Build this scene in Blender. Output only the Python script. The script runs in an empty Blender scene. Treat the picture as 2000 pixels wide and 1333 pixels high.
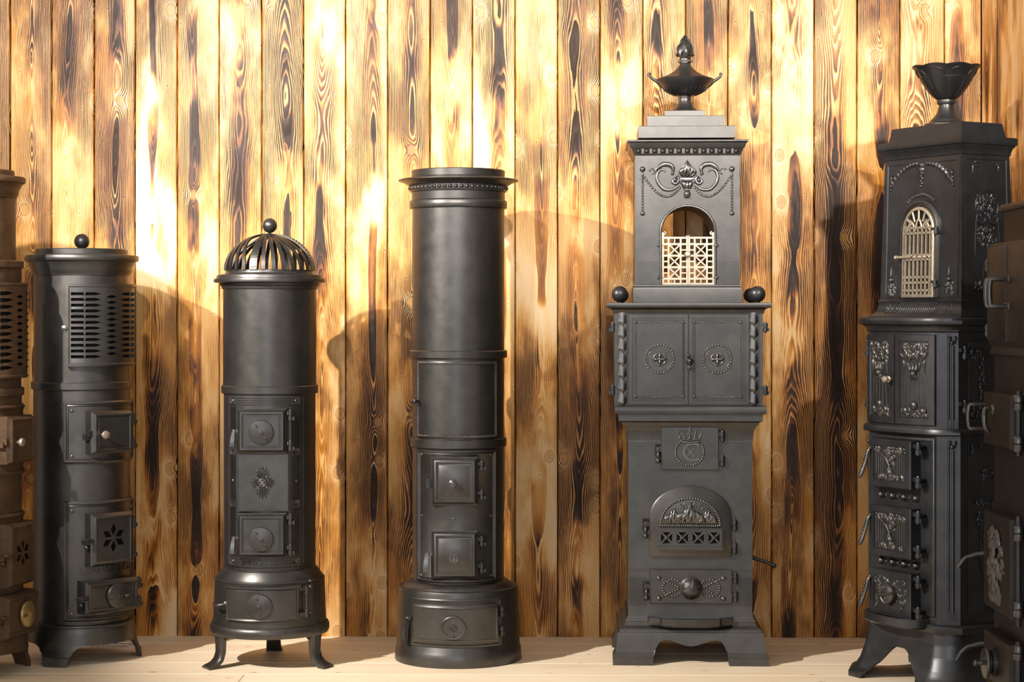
import bpy, math, random
from mathutils import Vector, Matrix
from mathutils.geometry import delaunay_2d_cdt
PI = math.pi
rad = math.radians
SC = bpy.context.scene
C = SC.collection

# ------------------------------------------------------------------ camera, world, lights, exposure
F, YH, H, DW = 3800.0, 608.0, 1.2405, 7.40      # focal length in photo pixels, horizon row, eye height above the stage, wall distance
cam_d = bpy.data.cameras.new('camera'); cam = bpy.data.objects.new('camera', cam_d); C.objects.link(cam)
cam.location = (0, 0, H); cam.rotation_euler = (PI/2, 0, 0)
cam_d.sensor_width = 36; cam_d.lens = F/2000*36; cam_d.shift_y = -(666.5-YH)/2000; cam_d.clip_end = 60
SC.camera = cam

world = bpy.data.worlds.new('room_ambience'); SC.world = world; world.use_nodes = True
bg = world.node_tree.nodes['Background']; bg.inputs[0].default_value = (1.0, 0.90, 0.78, 1); bg.inputs[1].default_value = 0.52
SC.view_settings.view_transform = 'Standard'; SC.view_settings.look = 'None'
SC.view_settings.gamma = 1; SC.view_settings.use_curve_mapping = False
SC.view_settings.exposure = 0.1

def aim(o, target):
    o.rotation_euler = (Vector(target)-Vector(o.location)).to_track_quat('-Z', 'Y').to_euler()
def spot(name, loc, target, energy, size, blend, color, radius=0.04):
    d = bpy.data.lights.new(name, 'SPOT'); d.energy = energy; d.spot_size = rad(size); d.spot_blend = blend
    d.color = color; d.shadow_soft_size = radius
    o = bpy.data.objects.new(name, d); C.objects.link(o); o.location = loc; aim(o, target); return o
def area(name, loc, target, energy, sx, sy, color):
    d = bpy.data.lights.new(name, 'AREA'); d.energy = energy; d.shape = 'RECTANGLE'; d.size = sx; d.size_y = sy; d.color = color
    o = bpy.data.objects.new(name, d); C.objects.link(o); o.location = loc; aim(o, target); return o
WARM = (1.0, 0.94, 0.87)
spot('track_spot_key', (-3.1, 4.1, 3.06), (-0.1, 7.2, 1.0), 1350, 45, 0.55, WARM, 0.03)
spot('wash_spot', (-1.0, 3.0, 3.05), (-0.72, 7.4, 2.15), 740, 36, 1.0, WARM, 0.05)
spot('wash_spot', (0.2, 3.0, 3.05), (0.15, 7.4, 2.22), 600, 36, 1.0, WARM, 0.05)
spot('wash_spot', (1.75, 3.0, 3.05), (1.15, 7.4, 2.10), 800, 40, 1.0, WARM, 0.05)  # added to brighten the right of the wall, no known fixture
spot('wash_spot', (-2.3, 3.2, 3.05), (-1.75, 7.4, 2.10), 880, 40, 1.0, WARM, 0.05)  # put in to lift the dim upper wall at far left
spot('added_corner_spot', (-0.8, 3.4, 3.1), (1.72, 7.2, 2.15), 420, 22, 0.9, WARM, 0.05)  # added to brighten the side wall above the ornate stove, no known lamp
area('window_daylight', (-0.6, -2.2, 2.0), (0.9, 6.6, 0.9), 75, 2.2, 1.6, (0.74, 0.86, 1.0))

# ------------------------------------------------------------------ small tools
def link(o): C.objects.link(o); return o
def thing(name, label, cat, loc=(0, 0, 0), rz=0.0, group=None):
    o = link(bpy.data.objects.new(name, None)); o.location = loc; o.rotation_euler = (0, 0, rz); o.empty_display_size = 0.1
    o['label'] = label; o['category'] = cat
    if group: o['group'] = group
    return o
def structure(name, loc=(0, 0, 0), rz=0.0):
    o = link(bpy.data.objects.new(name, None)); o.location = loc; o.rotation_euler = (0, 0, rz); o['kind'] = 'structure'; return o

def rectp(u0, u1, v0, v1, n=1):
    return [(u0+(u1-u0)*i/n, v0) for i in range(n+1)]+[(u1-(u1-u0)*i/n, v1) for i in range(n+1)]
def archp(u0, u1, v0, vs, vt, n=14):
    c = (u0+u1)/2; a = (u1-u0)/2; b = vt-vs
    return [(u0, v0), (u1, v0)]+[(c+a*math.cos(PI*i/n), vs+b*math.sin(PI*i/n)) for i in range(n+1)]
def circp(u, v, r, n=16, ry=None):
    return [(u+r*math.cos(2*PI*i/n), v+(ry or r)*math.sin(2*PI*i/n)) for i in range(n)]
def inset(poly, d):
    if abs(d) < 1e-9: return list(poly)
    n = len(poly); out = []
    def nrm(a, b):
        dx, dy = b[0]-a[0], b[1]-a[1]; l = math.hypot(dx, dy)
        return (-dy/l, dx/l) if l > 1e-9 else None
    for i in range(n):
        n1 = nrm(poly[i-1], poly[i]) or nrm(poly[i-2], poly[i-1]); n2 = nrm(poly[i], poly[(i+1) % n]) or nrm(poly[(i+1) % n], poly[(i+2) % n])
        k = 1+n1[0]*n2[0]+n1[1]*n2[1]; k = max(k, 0.3)
        out.append((poly[i][0]+d*(n1[0]+n2[0])/k, poly[i][1]+d*(n1[1]+n2[1])/k))
    return out
def inside(p, poly):
    x, y = p; r = False; j = len(poly)-1
    for i in range(len(poly)):
        a, b = poly[i], poly[j]
        if (a[1] > y) != (b[1] > y) and x < (b[0]-a[0])*(y-a[1])/(b[1]-a[1])+a[0]: r = not r
        j = i
    return r

# mappings from ornament space (u right, v up, w towards the viewer) to the local space of a thing whose front is -Y
def flat(d=0.0, rot=0.0, u0=0.0, v0=0.0):
    c, s = math.cos(rot), math.sin(rot)
    return lambda p: ((p[0]+u0)*c-(-(d+p[2]))*s, (p[0]+u0)*s+(-(d+p[2]))*c, p[1]+v0)
def bent(R, rot=0.0, cy=0.0):
    def f(p):
        a = p[0]/R+rot
        return ((R+p[2])*math.sin(a), cy-(R+p[2])*math.cos(a), p[1])
    return f
ISO = lambda p: p

class MB:
    def __init__(s): s.v = []; s.f = []
    def add(s, vs, fs):
        o = len(s.v); s.v += [tuple(p) for p in vs]; s.f += [[i+o for i in f] for f in fs]; return s
    def box(s, u0, u1, v0, v1, w0, w1): return s.plate(rectp(u0, u1, v0, v1), [(0, w0), (0, w1)], back=True)
    def plate(s, poly, levels, strip=0, back=False, cap=True):
        n = len(poly); vs = []; fs = []
        for d, w in levels: vs += [(p[0], p[1], w) for p in inset(poly, d)]
        for k in range(len(levels)-1):
            for i in range(n):
                j = (i+1) % n; fs.append([k*n+i, k*n+j, (k+1)*n+j, (k+1)*n+i])
        b = (len(levels)-1)*n
        if cap:
            if strip:
                for i in range(strip): fs.append([b+i, b+i+1, b+2*strip-i, b+2*strip+1-i])
            else: fs.append([b+i for i in range(n)])
        if back:
            if strip:
                for i in range(strip): fs.append([2*strip+1-i, 2*strip-i, i+1, i])
            else: fs.append([n-1-i for i in range(n)])
        return s.add(vs, fs)
    def rplate(s, u0, u1, v0, v1, levels, n=1, back=False):
        return s.plate(rectp(u0, u1, v0, v1, n), levels, strip=n if n > 1 else 0, back=back)
    def holes(s, outline, holes, w0, w1, step=0.0, seed=1):
        pts = []; edges = []
        def loop(poly):
            o = len(pts); pts.extend(Vector(p) for p in poly); m = len(poly)
            edges.extend((o+i, o+(i+1) % m) for i in range(m))
        loop(outline)
        for h in holes: loop(h)
        if step:
            us = [p[0] for p in outline]; vs_ = [p[1] for p in outline]
            u = min(us)+step
            while u < max(us)-step/3:
                v = min(vs_)+step
                while v < max(vs_)-step/3:
                    if inside((u, v), outline) and not any(inside((u, v), h) for h in holes): pts.append(Vector((u, v)))
                    v += step
                u += step
        r = delaunay_2d_cdt(pts, edges, [], 0, 1e-6)
        V = [(p[0], p[1]) for p in r[0]]; n = len(V)
        fs = []
        for t in r[2]:
            c = (sum(V[i][0] for i in t)/len(t), sum(V[i][1] for i in t)/len(t))
            if inside(c, outline) and not any(inside(c, h) for h in holes): fs.append(list(t))
        use = {}
        for t in fs:
            for i in range(len(t)):
                e = (t[i], t[(i+1) % len(t)]); use[e] = 1
        vs = [(p[0], p[1], w1) for p in V]+[(p[0], p[1], w0) for p in V]
        out = [list(t) for t in fs]+[[i+n for i in reversed(t)] for t in fs]
        for a, b in use:
            if (b, a) not in use: out.append([b, a, a+n, b+n])
        return s.add(vs, out)
    def lathe(s, prof, seg=64, ctr=(0, 0), axis='v', a0=0.0, a1=2*PI):
        # prof: (radius, height); axis 'v' turns round the upright through ctr=(u,w); 'w' round the viewer axis through ctr=(u,v); 'u' along u
        full = abs(a1-a0-2*PI) < 1e-6; m = seg if full else seg+1; vs = []; fs = []
        for r, h in prof:
            for i in range(m):
                a = a0+(a1-a0)*i/seg; c, q = r*math.cos(a), r*math.sin(a)
                if axis == 'v': vs.append((ctr[0]+c, h, ctr[1]-q))
                elif axis == 'w': vs.append((ctr[0]+c, ctr[1]+q, h))
                elif axis == 'z': vs.append((ctr[0]+c, ctr[1]+q, h))
                else: vs.append((h, ctr[0]+c, ctr[1]+q))
        for k in range(len(prof)-1):
            for i in range(seg):
                j = (i+1) % m
                fs.append([k*m+i, k*m+j, (k+1)*m+j, (k+1)*m+i])
        if full:
            if prof[0][0] > 1e-6: fs.append([m-1-i for i in range(m)])
            if prof[-1][0] > 1e-6: fs.append([(len(prof)-1)*m+i for i in range(m)])
        return s.add(vs, fs)
    def ball(s, u, v, w, r, seg=12, half=False, fl=1.0):
        seg = max(10, seg); prof = []; k = max(3, seg//2)
        for i in range(k+1):
            a = (0 if half else -PI/2)+(PI/2 if half else PI)*i/k
            prof.append((max(r*math.cos(a), 1e-5), w+fl*r*math.sin(a)))
        return s.lathe(prof, seg, (u, v), 'w')
    def bead(s, u, v, r, w=0.0, fl=0.8): return s.ball(u, v, w, r, 7, True, fl)
    def tube(s, path, radii, seg=8, closed=False, flatten=1.0):
        seg = max(seg, 10); P = [Vector(p) for p in path]; n = len(P); vs = []; fs = []
        if not hasattr(radii, '__len__'): radii = [radii]*n
        if not closed and 4 <= n <= 9 and (len(s.v) < 60000):
            Q = []; R = []; m = 3
            for i in range(n-1):
                a, b, c, d = P[max(i-1, 0)], P[i], P[i+1], P[min(i+2, n-1)]
                for k in range(m):
                    t = k/m; Q.append(0.5*((2*b)+(c-a)*t+(2*a-5*b+4*c-d)*t*t+(3*b-a-3*c+d)*t**3)); R.append(radii[i]+(radii[i+1]-radii[i])*t)
            Q.append(P[-1]); R.append(radii[-1]); P, radii, n = Q, R, len(Q)
        up = Vector((0, 0, 1))
        for i in range(n):
            t = (P[(i+1) % n]-P[i-1]) if closed else (P[min(i+1, n-1)]-P[max(i-1, 0)])
            t.normalize(); r = up if abs(t.dot(up)) < 0.9 else Vector((1, 0, 0))
            a = t.cross(r).normalized(); b = a.cross(t).normalized()
            for k in range(seg):
                x = 2*PI*k/seg; vs.append(tuple(P[i]+a*(radii[i]*math.cos(x))+b*(radii[i]*flatten*math.sin(x))))
        for i in range(n if closed else n-1):
            j = (i+1) % n
            for k in range(seg):
                l = (k+1) % seg; fs.append([i*seg+k, i*seg+l, j*seg+l, j*seg+k])
        if not closed: fs.append([seg-1-k for k in range(seg)]); fs.append([(n-1)*seg+k for k in range(seg)])
        return s.add(vs, fs)
    def ring(s, u, v, r, rt, w=0.0, n=24, seg=6): return s.tube([(u+r*math.cos(2*PI*i/n), v+r*math.sin(2*PI*i/n), w) for i in range(n)], rt, seg, True)
    def band(s, path, side, out, hw, th):
        # strip with a box section along path; side = half-width direction, out = outward direction per point
        vs = []; fs = []; n = len(path)
        for i in range(n):
            p = Vector(path[i]); a = Vector(side[i])*(hw[i] if hasattr(hw, '__len__') else hw); o = Vector(out[i])*th
            vs += [tuple(p-a), tuple(p+a), tuple(p+a+o), tuple(p-a+o)]
        for i in range(n-1):
            for k in range(4): fs.append([i*4+k, i*4+(k+1) % 4, (i+1)*4+(k+1) % 4, (i+1)*4+k])
        fs += [[3, 2, 1, 0], [n*4-4, n*4-3, n*4-2, n*4-1]]
        return s.add(vs, fs)
    def leaf(s, u, v, ang, L, W, h, w=0.0, curl=0.0, n=6, fat=0.45):
        vs = []; fs = []; x, y, a = u, v, ang
        for i in range(n+1):
            t = i/n; k = math.sin(PI*(t**fat if t > 0 else 0)) if 0 < i < n else 0.02
            nx, ny = -math.sin(a), math.cos(a)
            for q, hh in ((-1, 0), (-0.55, 0.75), (0, 1.0), (0.55, 0.75), (1, 0)):
                vs.append((x+nx*q*W*k/2, y+ny*q*W*k/2, w+h*hh*k**0.6-(0.001 if hh == 0 else 0)))
            x += math.cos(a)*L/n; y += math.sin(a)*L/n; a += curl/n
        for i in range(n):
            for k in range(4): fs.append([i*5+k, (i+1)*5+k, (i+1)*5+k+1, i*5+k+1])
        return s.add(vs, fs)
    def scroll(s, u, v, r, turns, start, rt, w=0.0, sgn=1, tail=None, n=18):
        P = []; R = []
        for i in range(n+1):
            t = i/n; a = start+sgn*turns*2*PI*t; q = r*(1-0.82*t)
            P.append((u+q*math.cos(a), v+q*math.sin(a), w)); R.append(rt*(1-0.45*t))
        if tail: P = [tail]+P; R = [rt*0.5]+R
        s.tube(P, R, 6); return s.ball(P[-1][0], P[-1][1], w, rt*1.1, 8)
    def rope(s, pts, step, r, w=0.0, tilt=0.7, closed=True):
        m = len(pts)
        for i in range(m if closed else m-1):
            a, b = pts[i], pts[(i+1) % m]; l = math.hypot(b[0]-a[0], b[1]-a[1]); k = max(1, int(l/step)); an = math.atan2(b[1]-a[1], b[0]-a[0])
            for j in range(k):
                t = (j+0.5)/k; cx, cy = a[0]+(b[0]-a[0])*t, a[1]+(b[1]-a[1])*t; an2 = an+tilt
                L = r*2.6
                s.leaf(cx-math.cos(an2)*L/2, cy-math.sin(an2)*L/2, an2, L, r*1.5, r*0.8, w, n=3, fat=0.9)
        return s
    def beads(s, pts, r, w=0.0):
        for p in pts: s.bead(p[0], p[1], r, w)
        return s
    def flame(s, u, v, hgt, wid, w=0.0, seed=1, tongues=5, h=0.008):
        g = random.Random(seed)
        s.leaf(u, v, PI/2, hgt*0.9, wid*0.8, h*0.45, w, 0.0, 8, 0.62)
        for i in range(tongues):
            t = (i/(tongues-1)-0.5)*2 if tongues > 1 else 0
            L = hgt*(0.95-0.35*abs(t))*g.uniform(0.9, 1.05); bx = u+t*wid*0.26
            P = []; R = []
            for k in range(9):
                q = k/8; P.append((bx+t*wid*0.24*math.sin(PI*min(1, q*1.15))-t*wid*0.26*q+wid*0.05*math.sin(q*7+i*2), v+hgt*0.06+L*q*0.93, w+h*(0.75+0.35*math.sin(PI*q)))); R.append(wid*0.10*(math.sin(PI*(0.12+0.88*q)))**0.8+wid*0.006)
            s.tube(P, R, 6)
        return s
    def hinge(s, u, v, w, r, h, arm):
        # upright barrel with collars and pin, arm reaching to the door at u-arm
        s.lathe([(1e-5, v-h*0.62), (r*0.55, v-h*0.6), (r*0.6, v-h*0.5), (r, v-h*0.48), (r, v-h*0.06), (r*0.82, v-h*0.04), (r*0.82, v+h*0.04), (r, v+h*0.06), (r, v+h*0.48), (r*0.6, v+h*0.5), (r*0.5, v+h*0.62), (1e-5, v+h*0.66)], 12, (u, w), 'v')
        a, b = (u-arm, u) if arm > 0 else (u, u-arm)
        s.box(a, b, v+h*0.08, v+h*0.46, w-r*0.9, w+r*0.5)
        c, d = (u-r*0.3, u+r*1.6) if arm > 0 else (u-r*1.6, u+r*0.3)
        return s.box(c, d, v-h*0.46, v-h*0.08, w-r*2.6, w+r*0.3)
    def text(s, body, size, u, v, w0, w1, ang=0.0, sx=1.0):
        cu = bpy.data.curves.new('lettering', 'FONT'); cu.body = body; cu.size = size; cu.align_x = 'CENTER'; cu.align_y = 'CENTER'; cu.resolution_u = 6
        cu.extrude = (w1-w0)/2
        o = bpy.data.objects.new('lettering', cu); C.objects.link(o); bpy.context.view_layer.update()
        dg = bpy.context.evaluated_depsgraph_get(); me = bpy.data.meshes.new_from_object(o.evaluated_get(dg))
        c, q = math.cos(ang), math.sin(ang)
        vs = [(u+(p.co.x*sx)*c-p.co.y*q, v+(p.co.x*sx)*q+p.co.y*c, (w0+w1)/2+p.co.z) for p in me.vertices]; fs = [list(f.vertices) for f in me.polygons]
        C.objects.unlink(o); bpy.data.objects.remove(o); bpy.data.curves.remove(cu); bpy.data.meshes.remove(me)
        return s.add(vs, fs)
    def build(s, name, mat, parent=None, m=ISO, label=None, angle=38, smooth=True):
        if any(q in name for q in ('relief', 'ornament', 'garland', 'leaf', 'flame', 'crown', 'rope', 'cross', 'pull', 'tab', 'handle', 'egg')): angle = 72
        me = bpy.data.meshes.new(name); me.from_pydata([m(p) for p in s.v], [], s.f); me.update()
        if smooth:
            me.shade_smooth(); me.set_sharp_from_angle(angle=rad(angle))
        me.materials.append(mat)
        o = link(bpy.data.objects.new(name, me))
        if parent is not None: o.parent = parent
        if label: o['label'] = label
        return o
def stack(plan, levels, cap=True):
    """plan (x,y) counter-clockwise seen from above, levels (outset, z) from the bottom up"""
    return MB().plate(plan, [(-o, z) for o, z in levels], back=True, cap=cap)

# ------------------------------------------------------------------ node maths
class NT:
    def __init__(s, name):
        s.mat = bpy.data.materials.new(name); s.mat.use_nodes = True; s.t = s.mat.node_tree; s.bsdf = s.t.nodes['Principled BSDF']
    def node(s, k, **kw):
        n = s.t.nodes.new(k)
        for a, b in kw.items(): setattr(n, a, b)
        return n
    def put(s, sock, v):
        if isinstance(v, E): s.t.links.new(v.o, sock)
        elif v is not None: sock.default_value = v
    def math(s, op, a, b=None, c=None, clamp=False):
        n = s.node('ShaderNodeMath', operation=op, use_clamp=clamp)
        for i, v in enumerate((a, b, c)):
            if v is not None: s.put(n.inputs[i], v)
        return E(s, n.outputs[0])
    def xyz(s, x=0.0, y=0.0, z=0.0):
        n = s.node('ShaderNodeCombineXYZ')
        for i, v in enumerate((x, y, z)): s.put(n.inputs[i], v)
        return E(s, n.outputs[0])
    def noise(s, vec, scale=1.0, detail=2.0, rough=0.5, dist=0.0):
        n = s.node('ShaderNodeTexNoise'); s.put(n.inputs['Vector'], vec)
        n.inputs['Scale'].default_value = scale; n.inputs['Detail'].default_value = detail; n.inputs['Roughness'].default_value = rough; n.inputs['Distortion'].default_value = dist
        return E(s, n.outputs['Fac'])
    def voronoi(s, vec, scale=1.0, rnd=1.0):
        n = s.node('ShaderNodeTexVoronoi', voronoi_dimensions='2D'); s.put(n.inputs['Vector'], vec); n.inputs['Scale'].default_value = scale; n.inputs['Randomness'].default_value = rnd
        return E(s, n.outputs['Distance']), n.outputs['Color']
    def ramp(s, fac, stops, interp='LINEAR'):
        n = s.node('ShaderNodeValToRGB'); n.color_ramp.interpolation = interp; el = n.color_ramp.elements
        while len(el) < len(stops): el.new(0.5)
        for e, (p, c) in zip(el, stops): e.position = p; e.color = (c[0], c[1], c[2], 1) if hasattr(c, '__len__') else (c, c, c, 1)
        s.put(n.inputs[0], fac); return E(s, n.outputs[0])
    def mix(s, f, a, b, mode='MIX'):
        n = s.node('ShaderNodeMix', data_type='RGBA', blend_type=mode); s.put(n.inputs[0], f)
        for i, v in ((6, a), (7, b)):
            if isinstance(v, E): s.t.links.new(v.o, n.inputs[i])
            else: n.inputs[i].default_value = (v[0], v[1], v[2], 1)
        return E(s, n.outputs[2])
    def bump(s, hgt, strength, dist):
        n = s.node('ShaderNodeBump'); n.inputs['Strength'].default_value = strength; n.inputs['Distance'].default_value = dist; s.put(n.inputs['Height'], hgt)
        s.t.links.new(n.outputs[0], s.bsdf.inputs['Normal'])
    def sep(s, vec):
        n = s.node('ShaderNodeSeparateXYZ'); s.t.links.new(vec, n.inputs[0]); return [E(s, n.outputs[i]) for i in range(3)]
class E:
    def __init__(s, t, o): s.t = t; s.o = o
    def __add__(s, b): return s.t.math('ADD', s, b)
    __radd__ = __add__
    def __sub__(s, b): return s.t.math('SUBTRACT', s, b)
    def __rsub__(s, b): return s.t.math('SUBTRACT', b, s)
    def __mul__(s, b): return s.t.math('MULTIPLY', s, b)
    __rmul__ = __mul__
    def __truediv__(s, b): return s.t.math('DIVIDE', s, b)
    def pw(s, b): return s.t.math('POWER', s, b)
    def sqrt(s): return s.t.math('SQRT', s)
    def fract(s): return s.t.math('FRACT', s)
    def clamp(s): return s.t.math('ADD', s, 0.0, clamp=True)
    def exp(s): return s.t.math('EXPONENT', s)
    def abs(s): return s.t.math('ABSOLUTE', s)
    def mx(s, b): return s.t.math('MAXIMUM', s, b)
    def step(s, a, b):
        n = s.t.node('ShaderNodeMapRange', interpolation_type='SMOOTHSTEP'); s.t.put(n.inputs[0], s)
        n.inputs[1].default_value = a; n.inputs[2].default_value = b; n.inputs[3].default_value = 0; n.inputs[4].default_value = 1
        return E(s.t, n.outputs[0])

def scorched_wood(name='scorched_spruce'):
    n = NT(name); tc = n.node('ShaderNodeTexCoord'); oi = n.node('ShaderNodeObjectInfo')
    x, y, z = n.sep(tc.outputs['Object']); sd, gb, bb = n.sep(oi.outputs['Color'])
    sd = sd*61.0
    zz = z+sd
    wx = n.noise(n.xyz(x*6.0, zz*1.3, sd), 1.0, 3.0, 0.55)
    x1 = x+(wx-0.5)*0.026
    xc = (n.noise(n.xyz(sd, zz*0.7, 0.0), 1.0, 2.0)-0.5)*0.07+(bb-0.5)*0.07
    dn = n.noise(n.xyz(3.3, zz*0.62, sd), 1.0, 3.5, 0.48)
    dd = (dn-0.42).abs()*0.26+0.0005
    # knots
    kd, kc = n.voronoi(n.xyz(x*6.8+sd*1.7, z*5.0+sd*0.37, 0.0), 1.0, 0.95)
    kr = n.sep(kc)[0]
    kon = kr.step(0.70, 0.72)
    kz = (kd*kd*-32.0).exp()*kon
    kq = kd/0.105
    kcore = (kq*kq*kq*kq*-1.0).exp()*kon
    ko = (kd-0.115)/0.014
    kout = (ko*ko*-1.0).exp()*kon
    xr = x1-xc
    rough_ = n.noise(n.xyz(x*22.0, zz*2.2, sd), 1.0, 3.0, 0.55)
    Fd = (xr*xr+dd*dd).sqrt()+kz*0.015+rough_*0.016
    fine = n.noise(n.xyz(x*520.0, zz*7.0, sd), 1.0, 2.0)
    saw = (Fd*215.0+fine*0.20).fract()
    prof = n.ramp(saw, [(0.0, 0.0), (0.22, 0.0), (0.48, 0.72), (0.90, 1.0), (1.0, 0.0)])
    wide = (Fd*32.0+sd).fract()
    saw2 = (Fd*95.0+fine*0.3).fract()
    spk = n.noise(n.xyz(x*900.0, zz*160.0, sd), 1.0, 3.0, 0.7)
    heart = (xr*xr*-1700.0).exp()
    bn = n.noise(n.xyz(x*5.0, zz*1.5, sd+4.0), 1.0, 4.5, 0.62)
    bl = n.noise(n.xyz(x*1.5, zz*1.2, sd+9.0), 1.0, 2.0)
    B = bn.step(0.42, 0.60)*0.60+bl.step(0.40, 0.62)*0.34+(gb-0.5)*0.8+0.15
    hb = heart*n.noise(n.xyz(x*3.0, zz*1.9, sd+2.0), 1.0, 3.0).step(0.42, 0.53)
    lm = n.noise(n.xyz(x*11.0, zz*2.6, sd+17.0), 1.0, 3.0, 0.6).step(0.36, 0.62)
    b = B*(prof*(lm*0.85+0.28)+0.28)+hb*(wide*1.0)*(B*0.6+0.6)-(kz*0.45-kcore*0.3)*(B+0.2)+0.05+kout*0.20
    # little pin knots
    pd, pc = n.voronoi(n.xyz(x*13.0+sd, z*5.5+sd*2.0, 0.0), 1.0, 1.0); pon = n.sep(pc)[1].step(0.62, 0.66)
    pin = (pd*pd*-2600.0).exp()*pon; halo = (pd*pd*-420.0).exp()*pon
    b = b-halo*0.22+pin*0.75
    scuff = n.noise(n.xyz(x*70.0+z*46.0, zz*40.0-x*60.0, sd), 1.0, 3.0, 0.7)
    b = b+(fine-0.5)*0.15+(scuff-0.5)*0.16*bl+(saw2-0.5)*0.10*(B+0.2)+(spk-0.5)*0.16
    col = n.ramp(b, [(0.0, (0.82, 0.65, 0.44)), (0.14, (0.76, 0.49, 0.22)), (0.26, (0.63, 0.32, 0.078)), (0.42, (0.42, 0.155, 0.018)), (0.68, (0.13, 0.040, 0.007)), (0.95, (0.022, 0.009, 0.004))])
    kring = n.ramp((kd*42.0+fine*0.3).fract(), [(0.0, (0.38, 0.17, 0.05)), (0.5, (0.58, 0.31, 0.10)), (1.0, (0.42, 0.20, 0.06))])
    col = n.mix(kcore*0.6, col, kring)
    tone = n.mix(1.0, col, n.ramp(bl, [(0.3, (1.0, 0.96, 0.9)), (0.7, (1.0, 1.0, 1.0))]), 'MULTIPLY')
    n.put(n.bsdf.inputs['Base Color'], tone)
    n.put(n.bsdf.inputs['Roughness'], b*0.2+0.33)
    n.bsdf.inputs['Specular IOR Level'].default_value = 0.32
    n.bump(prof*-0.6+fine*0.4+pin*-1.0, 0.35, 0.0016)
    return n.mat
def pale_wood(name='pale_pine'):
    n = NT(name); tc = n.node('ShaderNodeTexCoord'); oi = n.node('ShaderNodeObjectInfo')
    x, y, z = n.sep(tc.outputs['Object']); sd = n.sep(oi.outputs['Color'])[0]*53.0
    xx = x+sd*3.0
    d = n.noise(n.xyz(xx*0.9, 2.0, sd), 1.0, 2.0)*0.09
    yc = y+(n.noise(n.xyz(xx*1.2, y*6.0, sd), 1.0, 2.0)-0.5)*0.05
    Fd = (yc*yc+d*d).sqrt()
    s = n.ramp((Fd*95.0).fract(), [(0, 0.1), (0.7, 0.9), (1, 0.1)])
    st = n.noise(n.xyz(xx*3.0, y*260.0, sd), 1.0, 3.0)
    cl = n.noise(n.xyz(xx*2.5, y*9.0, sd), 1.0, 4.0, 0.6)
    kd, kc = n.voronoi(n.xyz(xx*3.1, y*8.0+sd, 0.0), 1.0, 1.0); kon = n.sep(kc)[0].step(0.5, 0.55)
    kn = (kd*kd*-520.0).exp()*kon
    b = s*0.22+cl.step(0.35, 0.75)*0.35+(st-0.5)*0.3+kn*0.8
    col = n.ramp(b, [(0.0, (0.88, 0.75, 0.57)), (0.45, (0.82, 0.65, 0.45)), (0.8, (0.60, 0.41, 0.23)), (1.0, (0.24, 0.12, 0.05))])
    n.put(n.bsdf.inputs['Base Color'], col); n.bsdf.inputs['Roughness'].default_value = 0.55
    n.bump(st, 0.15, 0.001); return n.mat
def metal(name, col, col2, rough, metallic, vscale=14.0, bump=0.25, grain=260.0, spec=0.5):
    n = NT(name); tc = n.node('ShaderNodeTexCoord'); P = tc.outputs['Object']
    mp = E(n, P)
    a = n.noise(mp, vscale, 4.0, 0.6); g = n.noise(mp, grain, 3.0, 0.6); c = n.noise(mp, vscale*4, 3.0, 0.6)
    n.put(n.bsdf.inputs['Base Color'], n.mix((a*0.7+c*0.3).step(0.35, 0.68), col, col2))
    n.put(n.bsdf.inputs['Roughness'], (c-0.5)*0.10+(a-0.5)*0.05+rough)
    n.bsdf.inputs['Metallic'].default_value = metallic; n.bsdf.inputs['Specular IOR Level'].default_value = spec
    n.bump(g*0.6+c*0.8, bump, 0.0012); return n.mat
def plain(name, col, rough=0.6, metallic=0.0):
    n = NT(name); tc = n.node('ShaderNodeTexCoord'); a = n.noise(E(n, tc.outputs['Object']), 40.0, 3.0)
    n.put(n.bsdf.inputs['Base Color'], n.mix(a, [c*0.9 for c in col], [min(1, c*1.08) for c in col])); n.bsdf.inputs['Roughness'].default_value = rough; n.bsdf.inputs['Metallic'].default_value = metallic
    return n.mat
WOOD = scorched_wood(); PINE = pale_wood()
IRON = metal('graphite_iron', (0.078, 0.074, 0.070), (0.102, 0.096, 0.091), 0.38, 0.85, 5.0, 0.16)
BLACK = metal('black_iron', (0.056, 0.056, 0.059), (0.076, 0.076, 0.080), 0.37, 0.8, 5.0, 0.14)
RUST = metal('rusted_iron', (0.060, 0.032, 0.016), (0.105, 0.058, 0.027), 0.60, 0.35, 9.0)
BROWN = metal('brown_black_iron', (0.030, 0.022, 0.019), (0.043, 0.033, 0.028), 0.46, 0.5)
STEEL_AND_LIT = metal('steel_and_lit_relief', (0.12, 0.114, 0.109), (0.18, 0.172, 0.164), 0.33, 0.9, 12.0, 0.14)  # steel of the fittings; on reliefs its lighter tone paints in the iron's highlights
NICKEL = metal('pale_nickel', (0.42, 0.35, 0.265), (0.53, 0.45, 0.35), 0.42, 0.75, 20.0, 0.1)
BRASS = metal('aged_brass', (0.33, 0.24, 0.09), (0.45, 0.34, 0.14), 0.40, 0.8, 30.0, 0.1)
DARK = plain('gap_shade_black', (0.006, 0.005, 0.005), 0.9)  # near-black for joint backings; also painted shade behind openings and in slots
PAPER = plain('white_paper', (0.88, 0.84, 0.80), 0.8)
INK = plain('black_ink', (0.02, 0.02, 0.02), 0.7)

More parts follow.
